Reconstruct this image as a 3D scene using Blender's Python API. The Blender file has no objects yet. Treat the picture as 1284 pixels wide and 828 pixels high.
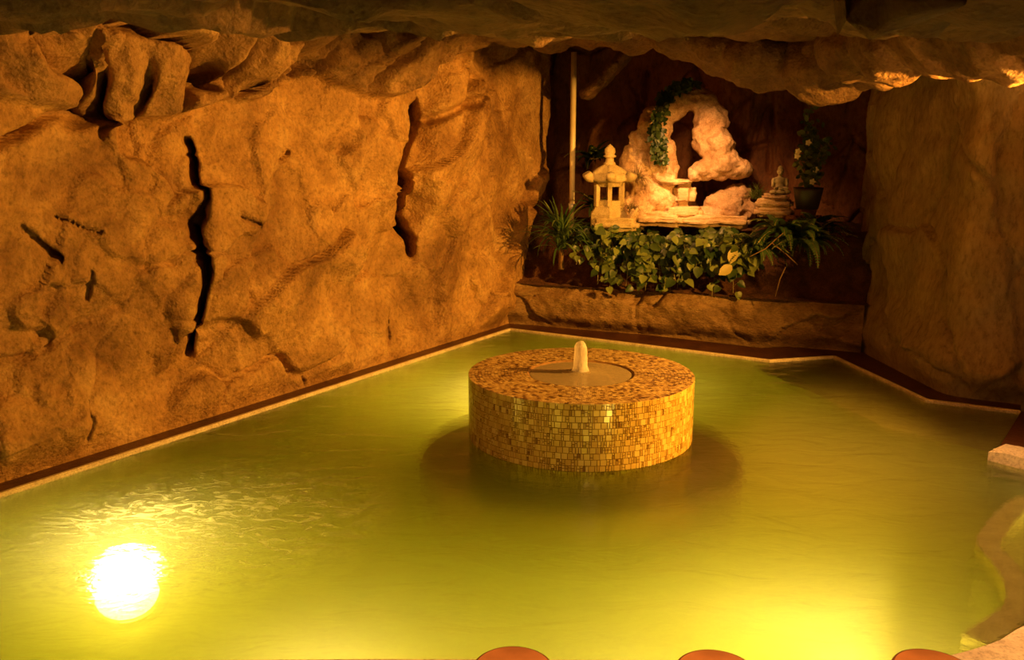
import bpy, bmesh, math, random
import numpy as np
from mathutils import Vector, Matrix
random.seed(7)
rng = np.random.default_rng(7)
SC = bpy.context.scene
COL = SC.collection

# ------------------------------------------------------------------ camera, world, lights, exposure
FPX, CAM_H, PITCH = 1100.0, 2.25, math.radians(11.6)
cam_data = bpy.data.cameras.new('camera')
cam = bpy.data.objects.new('camera', cam_data)
COL.objects.link(cam)
cam.location = (0, 0, CAM_H)
cam.rotation_euler = (math.pi / 2 - PITCH, 0, 0)
cam_data.sensor_fit = 'HORIZONTAL'
cam_data.sensor_width = 36.0
cam_data.lens = FPX / 1284.0 * 36.0
cam_data.clip_start = 0.05
SC.camera = cam

world = bpy.data.worlds.new('world')
SC.world = world
world.use_nodes = True
world.node_tree.nodes['Background'].inputs[0].default_value = (1.0, 0.5, 0.15, 1)
world.node_tree.nodes['Background'].inputs[1].default_value = 0.006

SC.view_settings.view_transform = 'Standard'
SC.view_settings.look = 'None'
SC.view_settings.exposure = 0.0
SC.view_settings.gamma = 1.0
SC.view_settings.use_curve_mapping = False
SC.cycles.use_denoising = True
SC.cycles.max_bounces = 8
SC.cycles.diffuse_bounces = 4
SC.cycles.volume_bounces = 5
SC.cycles.transparent_max_bounces = 12
SC.cycles.sample_clamp_indirect = 4.0
SC.cycles.caustics_reflective = False
SC.cycles.caustics_refractive = False

AMBER = (1.0, 0.42, 0.05)


def spot(name, loc, target, power, color, size_deg=80, blend=0.6, radius=0.08):
    d = bpy.data.lights.new(name, 'SPOT')
    d.energy = power
    d.color = color
    d.spot_size = math.radians(size_deg)
    d.spot_blend = blend
    d.shadow_soft_size = radius
    o = bpy.data.objects.new(name, d)
    COL.objects.link(o)
    o.location = loc
    o.rotation_euler = (Vector(target) - Vector(loc)).to_track_quat('-Z', 'Y').to_euler()
    return o


# spotlights under the rock ceiling, plus added fills for left wall, stools and lantern
spot('left_wall_spot', (4.75, 5.9, 2.6), (-1.1, 7.9, 1.0), 2900, AMBER, 104, 0.75, 0.08)
spot('ceiling_downlight', (3.3, 4.6, 2.6), (3.1, 4.9, 0.0), 420, (1.0, 0.47, 0.12), 88, 0.6, 0.06)
spot('left_wall_spot', (-0.6, 3.2, 2.55), (-3.6, 6.0, 1.4), 14, AMBER, 110, 0.9, 0.15)  # weak fill added for the near left wall, no lamp of the cave
spot('stool_fill', (0.9, 1.7, 2.2), (0.9, 3.0, 0.3), 330, (1.0, 0.45, 0.12), 110, 0.8, 0.08)  # added fill that brightens the stool tops, not a known lamp
spot('overhang_uplight', (4.3, 4.4, 1.7), (4.0, 6.2, 2.9), 330, (1.0, 0.42, 0.07), 50, 0.9, 0.05)
spot('alcove_spot', (2.0, 9.7, 2.95), (2.45, 11.2, 1.55), 210, (1.0, 0.41, 0.11), 75, 0.9, 0.05)
spot('alcove_spot', (1.0, 9.6, 2.7), (1.2, 11.3, 1.5), 88, (1.0, 0.43, 0.08), 70, 0.9, 0.05)  # fill added for the lantern side of the alcove


# unseen fill lights added to brighten the water, without fixtures
def pool_fill(loc, power):
    d = bpy.data.lights.new('pool_fill', 'POINT')
    d.energy = power
    d.color = (1.0, .68, .30)
    d.shadow_soft_size = 0.06
    o = bpy.data.objects.new('pool_fill', d)
    COL.objects.link(o)
    o.location = loc


pool_fill((-0.9, 3.60, -0.50), 36)
pool_fill((0.6, 3.48, -0.58), 40)
pool_fill((0.05, 8.35, -0.50), 60)
pool_fill((1.2, 8.7, -0.50), 18)
pool_fill((4.2, 5.2, -0.04), 40)
spot('alcove_spot', (1.75, 9.9, 2.85), tuple((2.16, 11.1, 1.50)), 200, (1.0, 0.48, 0.16), 34, 1.0, 0.03)


# ------------------------------------------------------------------ pixel helpers (photo frame 1284 x 828)
def ray(px, py):
    x = (px - 642) / FPX
    u = -(py - 414) / FPX
    c, s = math.cos(PITCH), math.sin(PITCH)
    return np.array([x, c + u * s, -s + u * c])


def gz(px, py, z=0.0):
    r = ray(px, py)
    t = (z - CAM_H) / r[2]
    return np.array([0, 0, CAM_H]) + t * r


def at(px, py, Y):
    r = ray(px, py)
    return np.array([0, 0, CAM_H]) + r * (Y / r[1])


def ppm(px, py, Y):          # metres per pixel at that depth
    return (Y / ray(px, py)[1]) / FPX


# ------------------------------------------------------------------ vectorised noise
def _h(ix, iy, iz, seed):
    n = (ix.astype(np.int64) * 374761393 + iy.astype(np.int64) * 668265263 + iz.astype(np.int64) * 2147483647 + seed * 974711) & 0xffffffff
    n = ((n ^ (n >> 13)) * 1274126177) & 0xffffffff
    n = ((n ^ (n >> 16)) * 2246822519) & 0xffffffff
    n = n ^ (n >> 15)
    return (n & 0xffffff) / float(0xffffff)


def vn3(p, seed=0):
    i = np.floor(p)
    f = p - i
    f = f * f * f * (f * (f * 6 - 15) + 10)
    r = 0
    for dx in (0, 1):
        for dy in (0, 1):
            for dz in (0, 1):
                w = (f[:, 0] if dx else 1 - f[:, 0]) * (f[:, 1] if dy else 1 - f[:, 1]) * (f[:, 2] if dz else 1 - f[:, 2])
                r = r + w * _h(i[:, 0] + dx, i[:, 1] + dy, i[:, 2] + dz, seed)
    return r * 2 - 1


def fbm3(p, scale, octv=4, seed=0, gain=0.5):
    r, a, q = 0, 1.0, p / scale
    for k in range(octv):
        r = r + a * vn3(q + k * 17.3, seed + k)
        q = q * 2.03
        a *= gain
    return r


def P3(x, y):
    return np.stack([x, y, np.zeros_like(x)], 1)


def facets(x, y, sx, sy, seed, warp=0.25):
    """piecewise tilted plates: (height, distance to the nearest joint)"""
    wx = fbm3(P3(x, y), max(sx, sy) * 0.9, 3, seed + 50) * warp * sx
    wy = fbm3(P3(x + 31, y), max(sx, sy) * 0.9, 3, seed + 60) * warp * sy
    X, Y = (x + wx) / sx, (y + wy) / sy
    ix, iy = np.floor(X), np.floor(Y)
    f1 = np.full_like(X, 9.0)
    f2 = np.full_like(X, 9.0)
    h = np.zeros_like(X)
    for dx in (-1, 0, 1):
        for dy in (-1, 0, 1):
            cx, cy = ix + dx, iy + dy
            z = np.zeros_like(cx)
            px = cx + _h(cx, cy, z, seed)
            py = cy + _h(cx, cy, z + 1, seed)
            d = np.hypot(px - X, py - Y)
            hh = (_h(cx, cy, z + 2, seed) - .5) + (X - px) * (_h(cx, cy, z + 3, seed) - .5) * 1.6 + (Y - py) * (_h(cx, cy, z + 4, seed) - .5) * 1.6
            m = d < f1
            f2 = np.where(m, f1, np.minimum(f2, d))
            h = np.where(m, hh, h)
            f1 = np.where(m, d, f1)
    return h, f2 - f1


def sstep(a, b, x):
    t = np.clip((x - a) / (b - a), 0, 1)
    return t * t * (3 - 2 * t)


def poly_dist(x, y, pts):
    d = np.full_like(x, 1e9)
    for (x0, y0), (x1, y1) in zip(pts[:-1], pts[1:]):
        vx, vy = x1 - x0, y1 - y0
        L = vx * vx + vy * vy + 1e-12
        t = np.clip(((x - x0) * vx + (y - y0) * vy) / L, 0, 1)
        d = np.minimum(d, np.hypot(x - x0 - t * vx, y - y0 - t * vy))
    return d


# ------------------------------------------------------------------ materials
def mat(name):
    m = bpy.data.materials.new(name)
    m.use_nodes = True
    nt = m.node_tree
    b = nt.nodes['Principled BSDF']
    return m, nt, b


def node(nt, kind, **kw):
    n = nt.nodes.new(kind)
    for k, v in kw.items():
        if k in n.inputs:
            n.inputs[k].default_value = v
        else:
            setattr(n, k, v)
    return n


def ramp(nt, fac, stops):
    r = nt.nodes.new('ShaderNodeValToRGB')
    e = r.color_ramp.elements
    while len(e) < len(stops):
        e.new(0.5)
    for k, (p, c) in enumerate(stops):
        e[k].position = p
        e[k].color = (*c, 1)
    nt.links.new(fac, r.inputs[0])
    return r.outputs[0]


def rock_mat(name, dark, mid, light, rough=0.7, scale=1.0, bump=0.5, stretch=(1, 1, 1), blotch=0.0):
    m, nt, b = mat(name)
    L = nt.links.new
    tc = node(nt, 'ShaderNodeTexCoord')
    mp = node(nt, 'ShaderNodeMapping')
    mp.inputs['Scale'].default_value = stretch
    L(tc.outputs['Object'], mp.inputs[0])
    n1 = node(nt, 'ShaderNodeTexNoise', Scale=2.2 * scale, Detail=10.0, Roughness=0.65, Distortion=0.4)
    L(mp.outputs[0], n1.inputs['Vector'])
    c1 = ramp(nt, n1.outputs[0], [(0.30, dark), (0.5, mid), (0.70, light)])
    n2 = node(nt, 'ShaderNodeTexNoise', Scale=24.0 * scale, Detail=7.0, Roughness=0.7)
    L(mp.outputs[0], n2.inputs['Vector'])
    mr = ramp(nt, n2.outputs[0], [(0.33, (0.5, 0.46, 0.4)), (0.5, (1, 1, 1)), (0.70, (1.25, 1.25, 1.2))])
    mx = node(nt, 'ShaderNodeMix', data_type='RGBA', blend_type='MULTIPLY')
    mx.inputs['Factor'].default_value = 0.85
    L(c1, mx.inputs['A'])
    L(mr, mx.inputs['B'])
    if blotch:                                # broad mineral stains
        n4 = node(nt, 'ShaderNodeTexNoise', Scale=0.9 * scale, Detail=6.0, Roughness=0.6, Distortion=0.6)
        L(mp.outputs[0], n4.inputs['Vector'])
        st = ramp(nt, n4.outputs[0], [(0.36, (.50, .42, .36)), (0.48, (.9, .88, .85)), (0.66, (1.2, 1.22, 1.2))])
        m2 = node(nt, 'ShaderNodeMix', data_type='RGBA', blend_type='MULTIPLY')
        m2.inputs['Factor'].default_value = blotch
        L(mx.outputs['Result'], m2.inputs['A'])
        L(st, m2.inputs['B'])
        mx = m2
    L(mx.outputs['Result'], b.inputs['Base Color'])
    n3 = node(nt, 'ShaderNodeTexNoise', Scale=9.0 * scale, Detail=12.0, Roughness=0.68)
    L(mp.outputs[0], n3.inputs['Vector'])
    vo = node(nt, 'ShaderNodeTexVoronoi', Scale=38.0 * scale)
    L(mp.outputs[0], vo.inputs['Vector'])
    ad = node(nt, 'ShaderNodeMath', operation='MULTIPLY_ADD')
    ad.inputs[1].default_value = 0.18
    L(vo.outputs['Distance'], ad.inputs[0])
    L(n3.outputs[0], ad.inputs[2])
    bp = node(nt, 'ShaderNodeBump', Strength=bump, Distance=0.06)
    L(ad.outputs[0], bp.inputs['Height'])
    L(bp.outputs[0], b.inputs['Normal'])
    b.inputs['Roughness'].default_value = rough
    return m


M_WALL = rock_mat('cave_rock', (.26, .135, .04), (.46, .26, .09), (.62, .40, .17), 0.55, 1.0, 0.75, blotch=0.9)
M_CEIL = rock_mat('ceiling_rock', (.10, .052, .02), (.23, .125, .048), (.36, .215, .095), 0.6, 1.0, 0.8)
M_DIM_BOULDER = rock_mat('dim_boulder_rock', (.16, .085, .033), (.36, .20, .075), (.52, .33, .14), 0.6, 1.0, 0.8)  # weaker light along the wall top is put into this colour
M_DARKROCK = rock_mat('right_rock', (.21, .15, .075), (.34, .25, .125), (.46, .35, .17), 0.6, 0.9, 0.5, (1, 1, .45))
M_ALCOVE = rock_mat('alcove_rock', (.16, .06, .022), (.28, .115, .04), (.37, .17, .06), 0.65, 1.0, 0.5, (1, 1, .5))
M_PLANTER = rock_mat('planter_rock', (.16, .09, .035), (.31, .185, .07), (.46, .31, .14), 0.6, 1.0, 0.6, (1, 1, 2.2))
M_GROTTO = rock_mat('grotto_stone', (.42, .24, .12), (.62, .42, .25), (.78, .60, .40), 0.6, 2.2, 0.5)
M_SLAB = rock_mat('sandstone_slab', (.44, .29, .14), (.64, .46, .26), (.80, .64, .42), 0.6, 2.5, 0.4, (1, 1, 3))
M_LANTERN = rock_mat('lantern_stone', (.44, .33, .15), (.55, .43, .21), (.64, .52, .29), 0.8, 4.0, 0.25)
M_STATUE = rock_mat('statue_stone', (.34, .28, .14), (.50, .42, .22), (.60, .52, .30), 0.8, 4.0, 0.2)
M_SOIL = rock_mat('planter_soil', (.06, .028, .012), (.16, .065, .028), (.26, .11, .045), 0.9, 3.0, 0.8)
M_GUTTER = rock_mat('gutter_stone', (.035, .010, .006), (.075, .024, .012), (.12, .045, .02), 0.35, 2.0, 0.3)
M_LIP = rock_mat('pale_lip', (.5, .42, .28), (.72, .62, .45), (.85, .78, .60), 0.4, 3.0, 0.1)
M_NOSE = rock_mat('step_nosing', (.62, .52, .20), (.82, .72, .32), (.90, .82, .45), 0.5, 5.0, 0.2)
M_COPING = rock_mat('deck_coping', (.60, .48, .38), (.72, .60, .48), (.80, .69, .57), 0.5, 2.0, 0.12)
M_POOL = rock_mat('pool_plaster', (.46, .46, .16), (.58, .59, .21), (.66, .67, .26), 0.6, 1.2, 0.1)


def simple(name, col, rough=0.5, metal=0.0, noise=0.0, nscale=8.0, **kw):
    m, nt, b = mat(name)
    b.inputs['Roughness'].default_value = rough
    b.inputs['Metallic'].default_value = metal
    tc = node(nt, 'ShaderNodeTexCoord')
    n = node(nt, 'ShaderNodeTexNoise', Scale=nscale, Detail=5.0)
    nt.links.new(tc.outputs['Object'], n.inputs['Vector'])
    lo = tuple(c * (1 - noise) for c in col)
    hi = tuple(min(1, c * (1 + noise)) for c in col)
    nt.links.new(ramp(nt, n.outputs[0], [(0.35, lo), (0.65, hi)]), b.inputs['Base Color'])
    for k, v in kw.items():
        b.inputs[k.replace('_', ' ')].default_value = v
    return m


M_POLE = simple('pole_paint', (.92, .80, .55), 0.35, 0.0, 0.06)
M_COLLAR = simple('pole_collar', (.80, .80, .75), 0.3, 0.3, 0.05)
M_STOOL = simple('stool_wood', (.55, .23, .09), 0.38, 0.0, 0.25, 5.0)
M_STOOLRIM = simple('stool_rim', (.22, .075, .03), 0.35, 0.0, 0.2, 5.0)
M_METAL = simple('lamp_metal', (.55, .55, .52), 0.3, 1.0, 0.05)
M_STEM = simple('vine_stem', (.34, .30, .12), 0.6, 0.0, 0.3)
M_TWIG = simple('dry_twig', (.30, .18, .08), 0.8, 0.0, 0.3)
M_POT = simple('dark_pot', (.03, .022, .016), 0.5, 0.0, 0.2)


def leaf_mat(name, dark, light, rough=0.4):
    """leaf colour varies per leaf (attribute 'tint') plus mottling"""
    m, nt, b = mat(name)
    L = nt.links.new
    at_ = node(nt, 'ShaderNodeAttribute', attribute_name='tint')
    tc = node(nt, 'ShaderNodeTexCoord')
    n = node(nt, 'ShaderNodeTexNoise', Scale=30.0, Detail=3.0)
    L(tc.outputs['Object'], n.inputs['Vector'])
    ma = node(nt, 'ShaderNodeMath', operation='MULTIPLY_ADD')
    ma.inputs[1].default_value = 0.35
    L(n.outputs[0], ma.inputs[0])
    L(at_.outputs['Fac'], ma.inputs[2])
    c = ramp(nt, ma.outputs[0], [(0.15, dark), (0.75, tuple((a + d) / 2 for a, d in zip(dark, light))), (1.15, light)])
    L(c, b.inputs['Base Color'])
    b.inputs['Roughness'].default_value = rough
    tr = node(nt, 'ShaderNodeBsdfTranslucent')
    L(c, tr.inputs[0])
    mx = node(nt, 'ShaderNodeMixShader')
    mx.inputs[0].default_value = 0.2
    out = nt.nodes['Material Output']
    L(b.outputs[0], mx.inputs[1])
    L(tr.outputs[0], mx.inputs[2])
    L(mx.outputs[0], out.inputs[0])
    return m


M_POTHOS = leaf_mat('vine_leaf', (.025, .062, .012), (.22, .27, .06))
M_YLEAF = leaf_mat('yellow_leaf', (.50, .42, .12), (.62, .52, .18))
M_SPIKE = leaf_mat('blade_leaf', (.05, .12, .03), (.20, .28, .08))
M_FERN = leaf_mat('fern_leaf', (.04, .10, .028), (.13, .20, .055))
M_IVY = leaf_mat('ivy_leaf', (.016, .045, .010), (.09, .135, .03))
M_DRY = leaf_mat('dry_grass', (.16, .12, .05), (.34, .26, .11), 0.7)
M_TUFT = leaf_mat('tuft_leaf', (.06, .12, .02), (.22, .28, .06))
M_FLOWER = leaf_mat('pale_petal', (.75, .65, .40), (.85, .78, .55))


def tile_mat(name, stops, rough):
    m, nt, b = mat(name)
    L = nt.links.new
    a = node(nt, 'ShaderNodeAttribute', attribute_name='tint')
    L(ramp(nt, a.outputs['Fac'], stops), b.inputs['Base Color'])
    b.inputs['Roughness'].default_value = rough
    b.inputs['Specular IOR Level'].default_value = 0.7
    return m


M_TILE = tile_mat('gold_mosaic', [(0, (.20, .10, .02)), (.03, (.25, .135, .025)), (.12, (.46, .30, .05)), (.6, (.60, .42, .085)), (1, (.74, .58, .15))], 0.16)
M_TOPTILE = tile_mat('brown_mosaic', [(0, (.08, .036, .012)), (.22, (.15, .075, .028)), (.4, (.34, .22, .08)), (.75, (.47, .33, .125)), (1, (.60, .46, .20))], 0.3)
M_GROUT = simple('mosaic_grout', (.13, .06, .022), 0.8, 0.0, 0.2, 40.0)
M_BASIN = simple('basin_tile', (.27, .15, .055), 0.45, 0.0, 0.2, 30.0)


def water_mat(name, volume=True):          # volume: the murky pool; else the frothing basin
    m = bpy.data.materials.new(name)
    m.use_nodes = True
    nt = m.node_tree
    nt.nodes.clear()
    L = nt.links.new
    out = node(nt, 'ShaderNodeOutputMaterial')
    tr = node(nt, 'ShaderNodeBsdfTransparent')
    gl = node(nt, 'ShaderNodeBsdfGlossy', Roughness=0.09)
    fr = node(nt, 'ShaderNodeFresnel', IOR=1.33)
    mx = node(nt, 'ShaderNodeMixShader')
    tc = node(nt, 'ShaderNodeTexCoord')
    mp = node(nt, 'ShaderNodeMapping')
    mp.inputs['Rotation'].default_value = (0, 0, 0.35)
    mp.inputs['Scale'].default_value = (0.8, 1.6, 1)
    L(tc.outputs['Object'], mp.inputs[0])
    n1 = node(nt, 'ShaderNodeTexNoise', Scale=2.6, Detail=5.0, Roughness=0.55, Distortion=0.8)
    L(mp.outputs[0], n1.inputs['Vector'])
    bp = node(nt, 'ShaderNodeBump', Strength=0.30, Distance=0.08)
    L(n1.outputs[0], bp.inputs['Height'])
    L(bp.outputs[0], gl.inputs['Normal'])
    L(bp.outputs[0], fr.inputs['Normal'])
    L(fr.outputs[0], mx.inputs[0])
    rf = node(nt, 'ShaderNodeBsdfRefraction', Roughness=0.04, IOR=1.08)
    n2 = node(nt, 'ShaderNodeTexNoise', Scale=9.0, Detail=4.0, Roughness=0.6, Distortion=1.0)
    L(mp.outputs[0], n2.inputs['Vector'])
    b2 = node(nt, 'ShaderNodeBump', Strength=0.8, Distance=0.06)
    L(n2.outputs[0], b2.inputs['Height'])
    L(b2.outputs[0], rf.inputs['Normal'])
    rm = node(nt, 'ShaderNodeMixShader')
    rm.inputs[0].default_value = 0.74 if volume else 0.0
    L(tr.outputs[0], rm.inputs[1])
    L(rf.outputs[0], rm.inputs[2])
    L(rm.outputs[0], mx.inputs[1])
    L(gl.outputs[0], mx.inputs[2])
    if volume:                                # froth churned up near the left lamp
        sb = node(nt, 'ShaderNodeVectorMath', operation='SUBTRACT')
        sb.inputs[1].default_value = (-1.95, 5.1, 0)
        L(tc.outputs['Object'], sb.inputs[0])
        sc_ = node(nt, 'ShaderNodeVectorMath', operation='MULTIPLY')
        sc_.inputs[1].default_value = (.75, .85, 0)
        L(sb.outputs[0], sc_.inputs[0])
        ln = node(nt, 'ShaderNodeVectorMath', operation='LENGTH')
        L(sc_.outputs[0], ln.inputs[0])
        rad = node(nt, 'ShaderNodeMapRange')
        rad.inputs[1].default_value = 0.15
        rad.inputs[2].default_value = 0.95
        rad.inputs[3].default_value = 1
        rad.inputs[4].default_value = 0
        L(ln.outputs['Value'], rad.inputs[0])
        nf = node(nt, 'ShaderNodeTexNoise', Scale=7.0, Detail=8.0, Roughness=0.7, Distortion=1.8)
        L(mp.outputs[0], nf.inputs['Vector'])
        nr = node(nt, 'ShaderNodeMapRange')
        nr.inputs[1].default_value = .47
        nr.inputs[2].default_value = .66
        nr.inputs[4].default_value = .9
        L(nf.outputs[0], nr.inputs[0])
        fm = node(nt, 'ShaderNodeMath', operation='MULTIPLY')
        L(rad.outputs[0], fm.inputs[0])
        L(nr.outputs[0], fm.inputs[1])
        ft = node(nt, 'ShaderNodeBsdfTranslucent', Color=(.9, .9, .8, 1))
        fd = node(nt, 'ShaderNodeBsdfDiffuse', Color=(.9, .9, .8, 1))
        fx = node(nt, 'ShaderNodeMixShader')
        fx.inputs[0].default_value = .5
        L(ft.outputs[0], fx.inputs[1])
        L(fd.outputs[0], fx.inputs[2])
        m2 = node(nt, 'ShaderNodeMixShader')
        L(fm.outputs[0], m2.inputs[0])
        L(mx.outputs[0], m2.inputs[1])
        L(fx.outputs[0], m2.inputs[2])
        L(m2.outputs[0], out.inputs['Surface'])
    else:
        ft = node(nt, 'ShaderNodeBsdfDiffuse', Color=(.80, .66, .42, 1))
        m2 = node(nt, 'ShaderNodeMixShader')
        m2.inputs[0].default_value = .30
        L(mx.outputs[0], m2.inputs[1])
        L(ft.outputs[0], m2.inputs[2])
        L(m2.outputs[0], out.inputs['Surface'])
    if volume:
        vs = node(nt, 'ShaderNodeVolumeScatter', Density=0.80, Anisotropy=0.0)
        vs.inputs['Color'].default_value = (1, 1, 1, 1)
        va = node(nt, 'ShaderNodeVolumeAbsorption', Density=3.0)
        va.inputs['Color'].default_value = (.978, .989, 0.62, 1)
        ad = node(nt, 'ShaderNodeAddShader')
        L(vs.outputs[0], ad.inputs[0])
        L(va.outputs[0], ad.inputs[1])
        L(ad.outputs[0], out.inputs['Volume'])
    return m


M_WATER = water_mat('pool_water', True)
M_FILM = water_mat('basin_water', False)


def jet_mat():
    m = bpy.data.materials.new('water_jet')
    m.use_nodes = True
    nt = m.node_tree
    nt.nodes.clear()
    L = nt.links.new
    out = node(nt, 'ShaderNodeOutputMaterial')
    tr = node(nt, 'ShaderNodeBsdfTransparent')
    df = node(nt, 'ShaderNodeBsdfDiffuse', Color=(.95, .92, .85, 1))
    tl = node(nt, 'ShaderNodeBsdfTranslucent', Color=(.95, .92, .85, 1))
    a = node(nt, 'ShaderNodeMixShader')
    a.inputs[0].default_value = 0.5
    L(df.outputs[0], a.inputs[1])
    L(tl.outputs[0], a.inputs[2])
    tc = node(nt, 'ShaderNodeTexCoord')
    mp = node(nt, 'ShaderNodeMapping')
    mp.inputs['Scale'].default_value = (1, 1, .25)
    L(tc.outputs['Object'], mp.inputs[0])
    n = node(nt, 'ShaderNodeTexNoise', Scale=45.0, Detail=3.0)
    L(mp.outputs[0], n.inputs['Vector'])
    mr = node(nt, 'ShaderNodeMapRange')
    mr.inputs[1].default_value = .3
    mr.inputs[2].default_value = .7
    mr.inputs[3].default_value = .4
    mr.inputs[4].default_value = .9
    L(n.outputs[0], mr.inputs[0])
    mx = node(nt, 'ShaderNodeMixShader')
    L(mr.outputs[0], mx.inputs[0])
    L(tr.outputs[0], mx.inputs[1])
    L(a.outputs[0], mx.inputs[2])
    L(mx.outputs[0], out.inputs[0])
    return m


M_JET = jet_mat()


def emit_mat(name, col, s):
    m = bpy.data.materials.new(name)
    m.use_nodes = True
    nt = m.node_tree
    nt.nodes.clear()
    out = node(nt, 'ShaderNodeOutputMaterial')
    e = node(nt, 'ShaderNodeEmission', Color=(*col, 1), Strength=s)
    nt.links.new(e.outputs[0], out.inputs[0])
    return m


M_LENS = emit_mat('lamp_lens', (1.0, .72, .30), 85)


# ------------------------------------------------------------------ object helpers
def empty(name, label, cat, loc=(0, 0, 0), group=None):
    o = bpy.data.objects.new(name, None)
    COL.objects.link(o)
    o.location = loc
    o.empty_display_size = 0.1
    return tag(o, label, cat, group)


def tag(o, label=None, cat=None, group=None, kind=None):
    if label:
        o['label'] = label
    if cat:
        o['category'] = cat
    if group:
        o['group'] = group
    if kind:
        o['kind'] = kind
    return o


def link(name, me, m, parent=None, smooth=True, loc=None):
    me.name = name
    o = bpy.data.objects.new(name, me)
    COL.objects.link(o)
    if m is not None:
        me.materials.append(m)
    if smooth:
        me.polygons.foreach_set('use_smooth', [True] * len(me.polygons))
    if loc is not None:
        o.location = loc
    if parent is not None:
        o.parent = parent
    return o


def from_arrays(name, V, Fc, m, parent=None, smooth=True, loc=None, tint=None):
    me = bpy.data.meshes.new(name)
    me.from_pydata([tuple(v) for v in V], [], [tuple(f) for f in Fc])
    if tint is not None:
        a = me.attributes.new('tint', 'FLOAT', 'FACE')
        a.data.foreach_set('value', list(tint))
    me.update()
    return link(name, me, m, parent, smooth, loc)


def from_bm(name, bm, m, parent=None, smooth=True, loc=None):
    bmesh.ops.recalc_face_normals(bm, faces=bm.faces[:])
    me = bpy.data.meshes.new(name)
    bm.to_mesh(me)
    bm.free()
    return link(name, me, m, parent, smooth, loc)


def grid_faces(nu, nv):
    i = np.arange(nu - 1)[:, None] * nv + np.arange(nv - 1)[None, :]
    i = i.ravel()
    return np.stack([i, i + nv, i + nv + 1, i + 1], 1)


def grid_obj(name, P, nu, nv, m, kind='structure', parent=None, flip=False):
    Fc = grid_faces(nu, nv)
    if flip:
        Fc = Fc[:, ::-1]
    me = bpy.data.meshes.new(name)
    me.from_pydata(P.tolist(), [], Fc.tolist())
    me.update()
    o = link(name, me, m, parent)
    if kind:
        o['kind'] = kind
    return o


def resample(pts, ds, smooth_n=0):
    pts = np.array(pts, float)
    L = np.r_[0, np.cumsum(np.hypot(*np.diff(pts, axis=0).T))]
    n = int(L[-1] / ds) + 1
    s = np.linspace(0, L[-1], n)
    q = np.stack([np.interp(s, L, pts[:, 0]), np.interp(s, L, pts[:, 1])], 1)
    if smooth_n:
        k = np.hanning(smooth_n * 2 + 3)[1:-1]
        k /= k.sum()
        e = np.pad(q, ((smooth_n, smooth_n), (0, 0)), 'edge')
        q2 = np.stack([np.convolve(e[:, c], k, 'valid') for c in (0, 1)], 1)
        q2[0], q2[-1] = q[0], q[-1]
        q = q2
    return s, q


def offset_poly(pts, d):
    """offset an open polyline to its left by d (mitred)"""
    pts = np.array(pts, float)
    n = len(pts)
    out = []
    for i in range(n):
        a = pts[i] - pts[i - 1] if i > 0 else None
        b = pts[i + 1] - pts[i] if i < n - 1 else None
        na = None if a is None else np.array([-a[1], a[0]]) / np.hypot(*a)
        nb = None if b is None else np.array([-b[1], b[0]]) / np.hypot(*b)
        if na is None:
            v = nb
        elif nb is None:
            v = na
        else:
            v = (na + nb)
            v = v / max(0.35, (np.dot(v, v) / 2))
        out.append(pts[i] + v * d)
    return np.array(out)


def strip(name, inner, outer, z0, z1, m, parent=None, kind='structure', bevel=0.0):
    """closed band between two polylines, from z0 up to z1"""
    bm = bmesh.new()
    n = len(inner)
    rows = []
    for i in range(n):
        a, b = inner[i], outer[i]
        rows.append([bm.verts.new((a[0], a[1], z0)), bm.verts.new((a[0], a[1], z1)), bm.verts.new((b[0], b[1], z1)), bm.verts.new((b[0], b[1], z0))])
    for i in range(n - 1):
        for k in range(4):
            bm.faces.new((rows[i][k], rows[i + 1][k], rows[i + 1][(k + 1) % 4], rows[i][(k + 1) % 4]))
    bm.faces.new(rows[0])
    bm.faces.new(rows[-1][::-1])
    if bevel:
        ed = [e for e in bm.edges if all(abs(v.co.z - z1) < 1e-6 for v in e.verts)]
        bmesh.ops.bevel(bm, geom=ed, offset=bevel, segments=3, affect='EDGES')
    o = from_bm(name, bm, m, parent, smooth=False)
    if kind:
        o['kind'] = kind
    return o


def prism(name, poly, z0, z1, m, parent=None, kind=None, smooth=False):
    bm = bmesh.new()
    f = bm.faces.new([bm.verts.new((p[0], p[1], z0)) for p in poly])
    r = bmesh.ops.extrude_face_region(bm, geom=[f])
    for v in [g for g in r['geom'] if isinstance(g, bmesh.types.BMVert)]:
        v.co.z = z1
    bmesh.ops.triangulate(bm, faces=[f for f in bm.faces if len(f.verts) > 4])
    o = from_bm(name, bm, m, parent, smooth)
    if kind:
        o['kind'] = kind
    return o


def lathe(profile, seg=32, center=(0, 0, 0)):
    V, Fc = [], []
    n = len(profile)
    for k in range(seg):
        a = 2 * math.pi * k / seg
        for r, z in profile:
            V.append((center[0] + r * math.cos(a), center[1] + r * math.sin(a), center[2] + z))
    for k in range(seg):
        k2 = (k + 1) % seg
        for j in range(n - 1):
            Fc.append((k * n + j, k2 * n + j, k2 * n + j + 1, k * n + j + 1))
    return V, Fc


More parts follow.
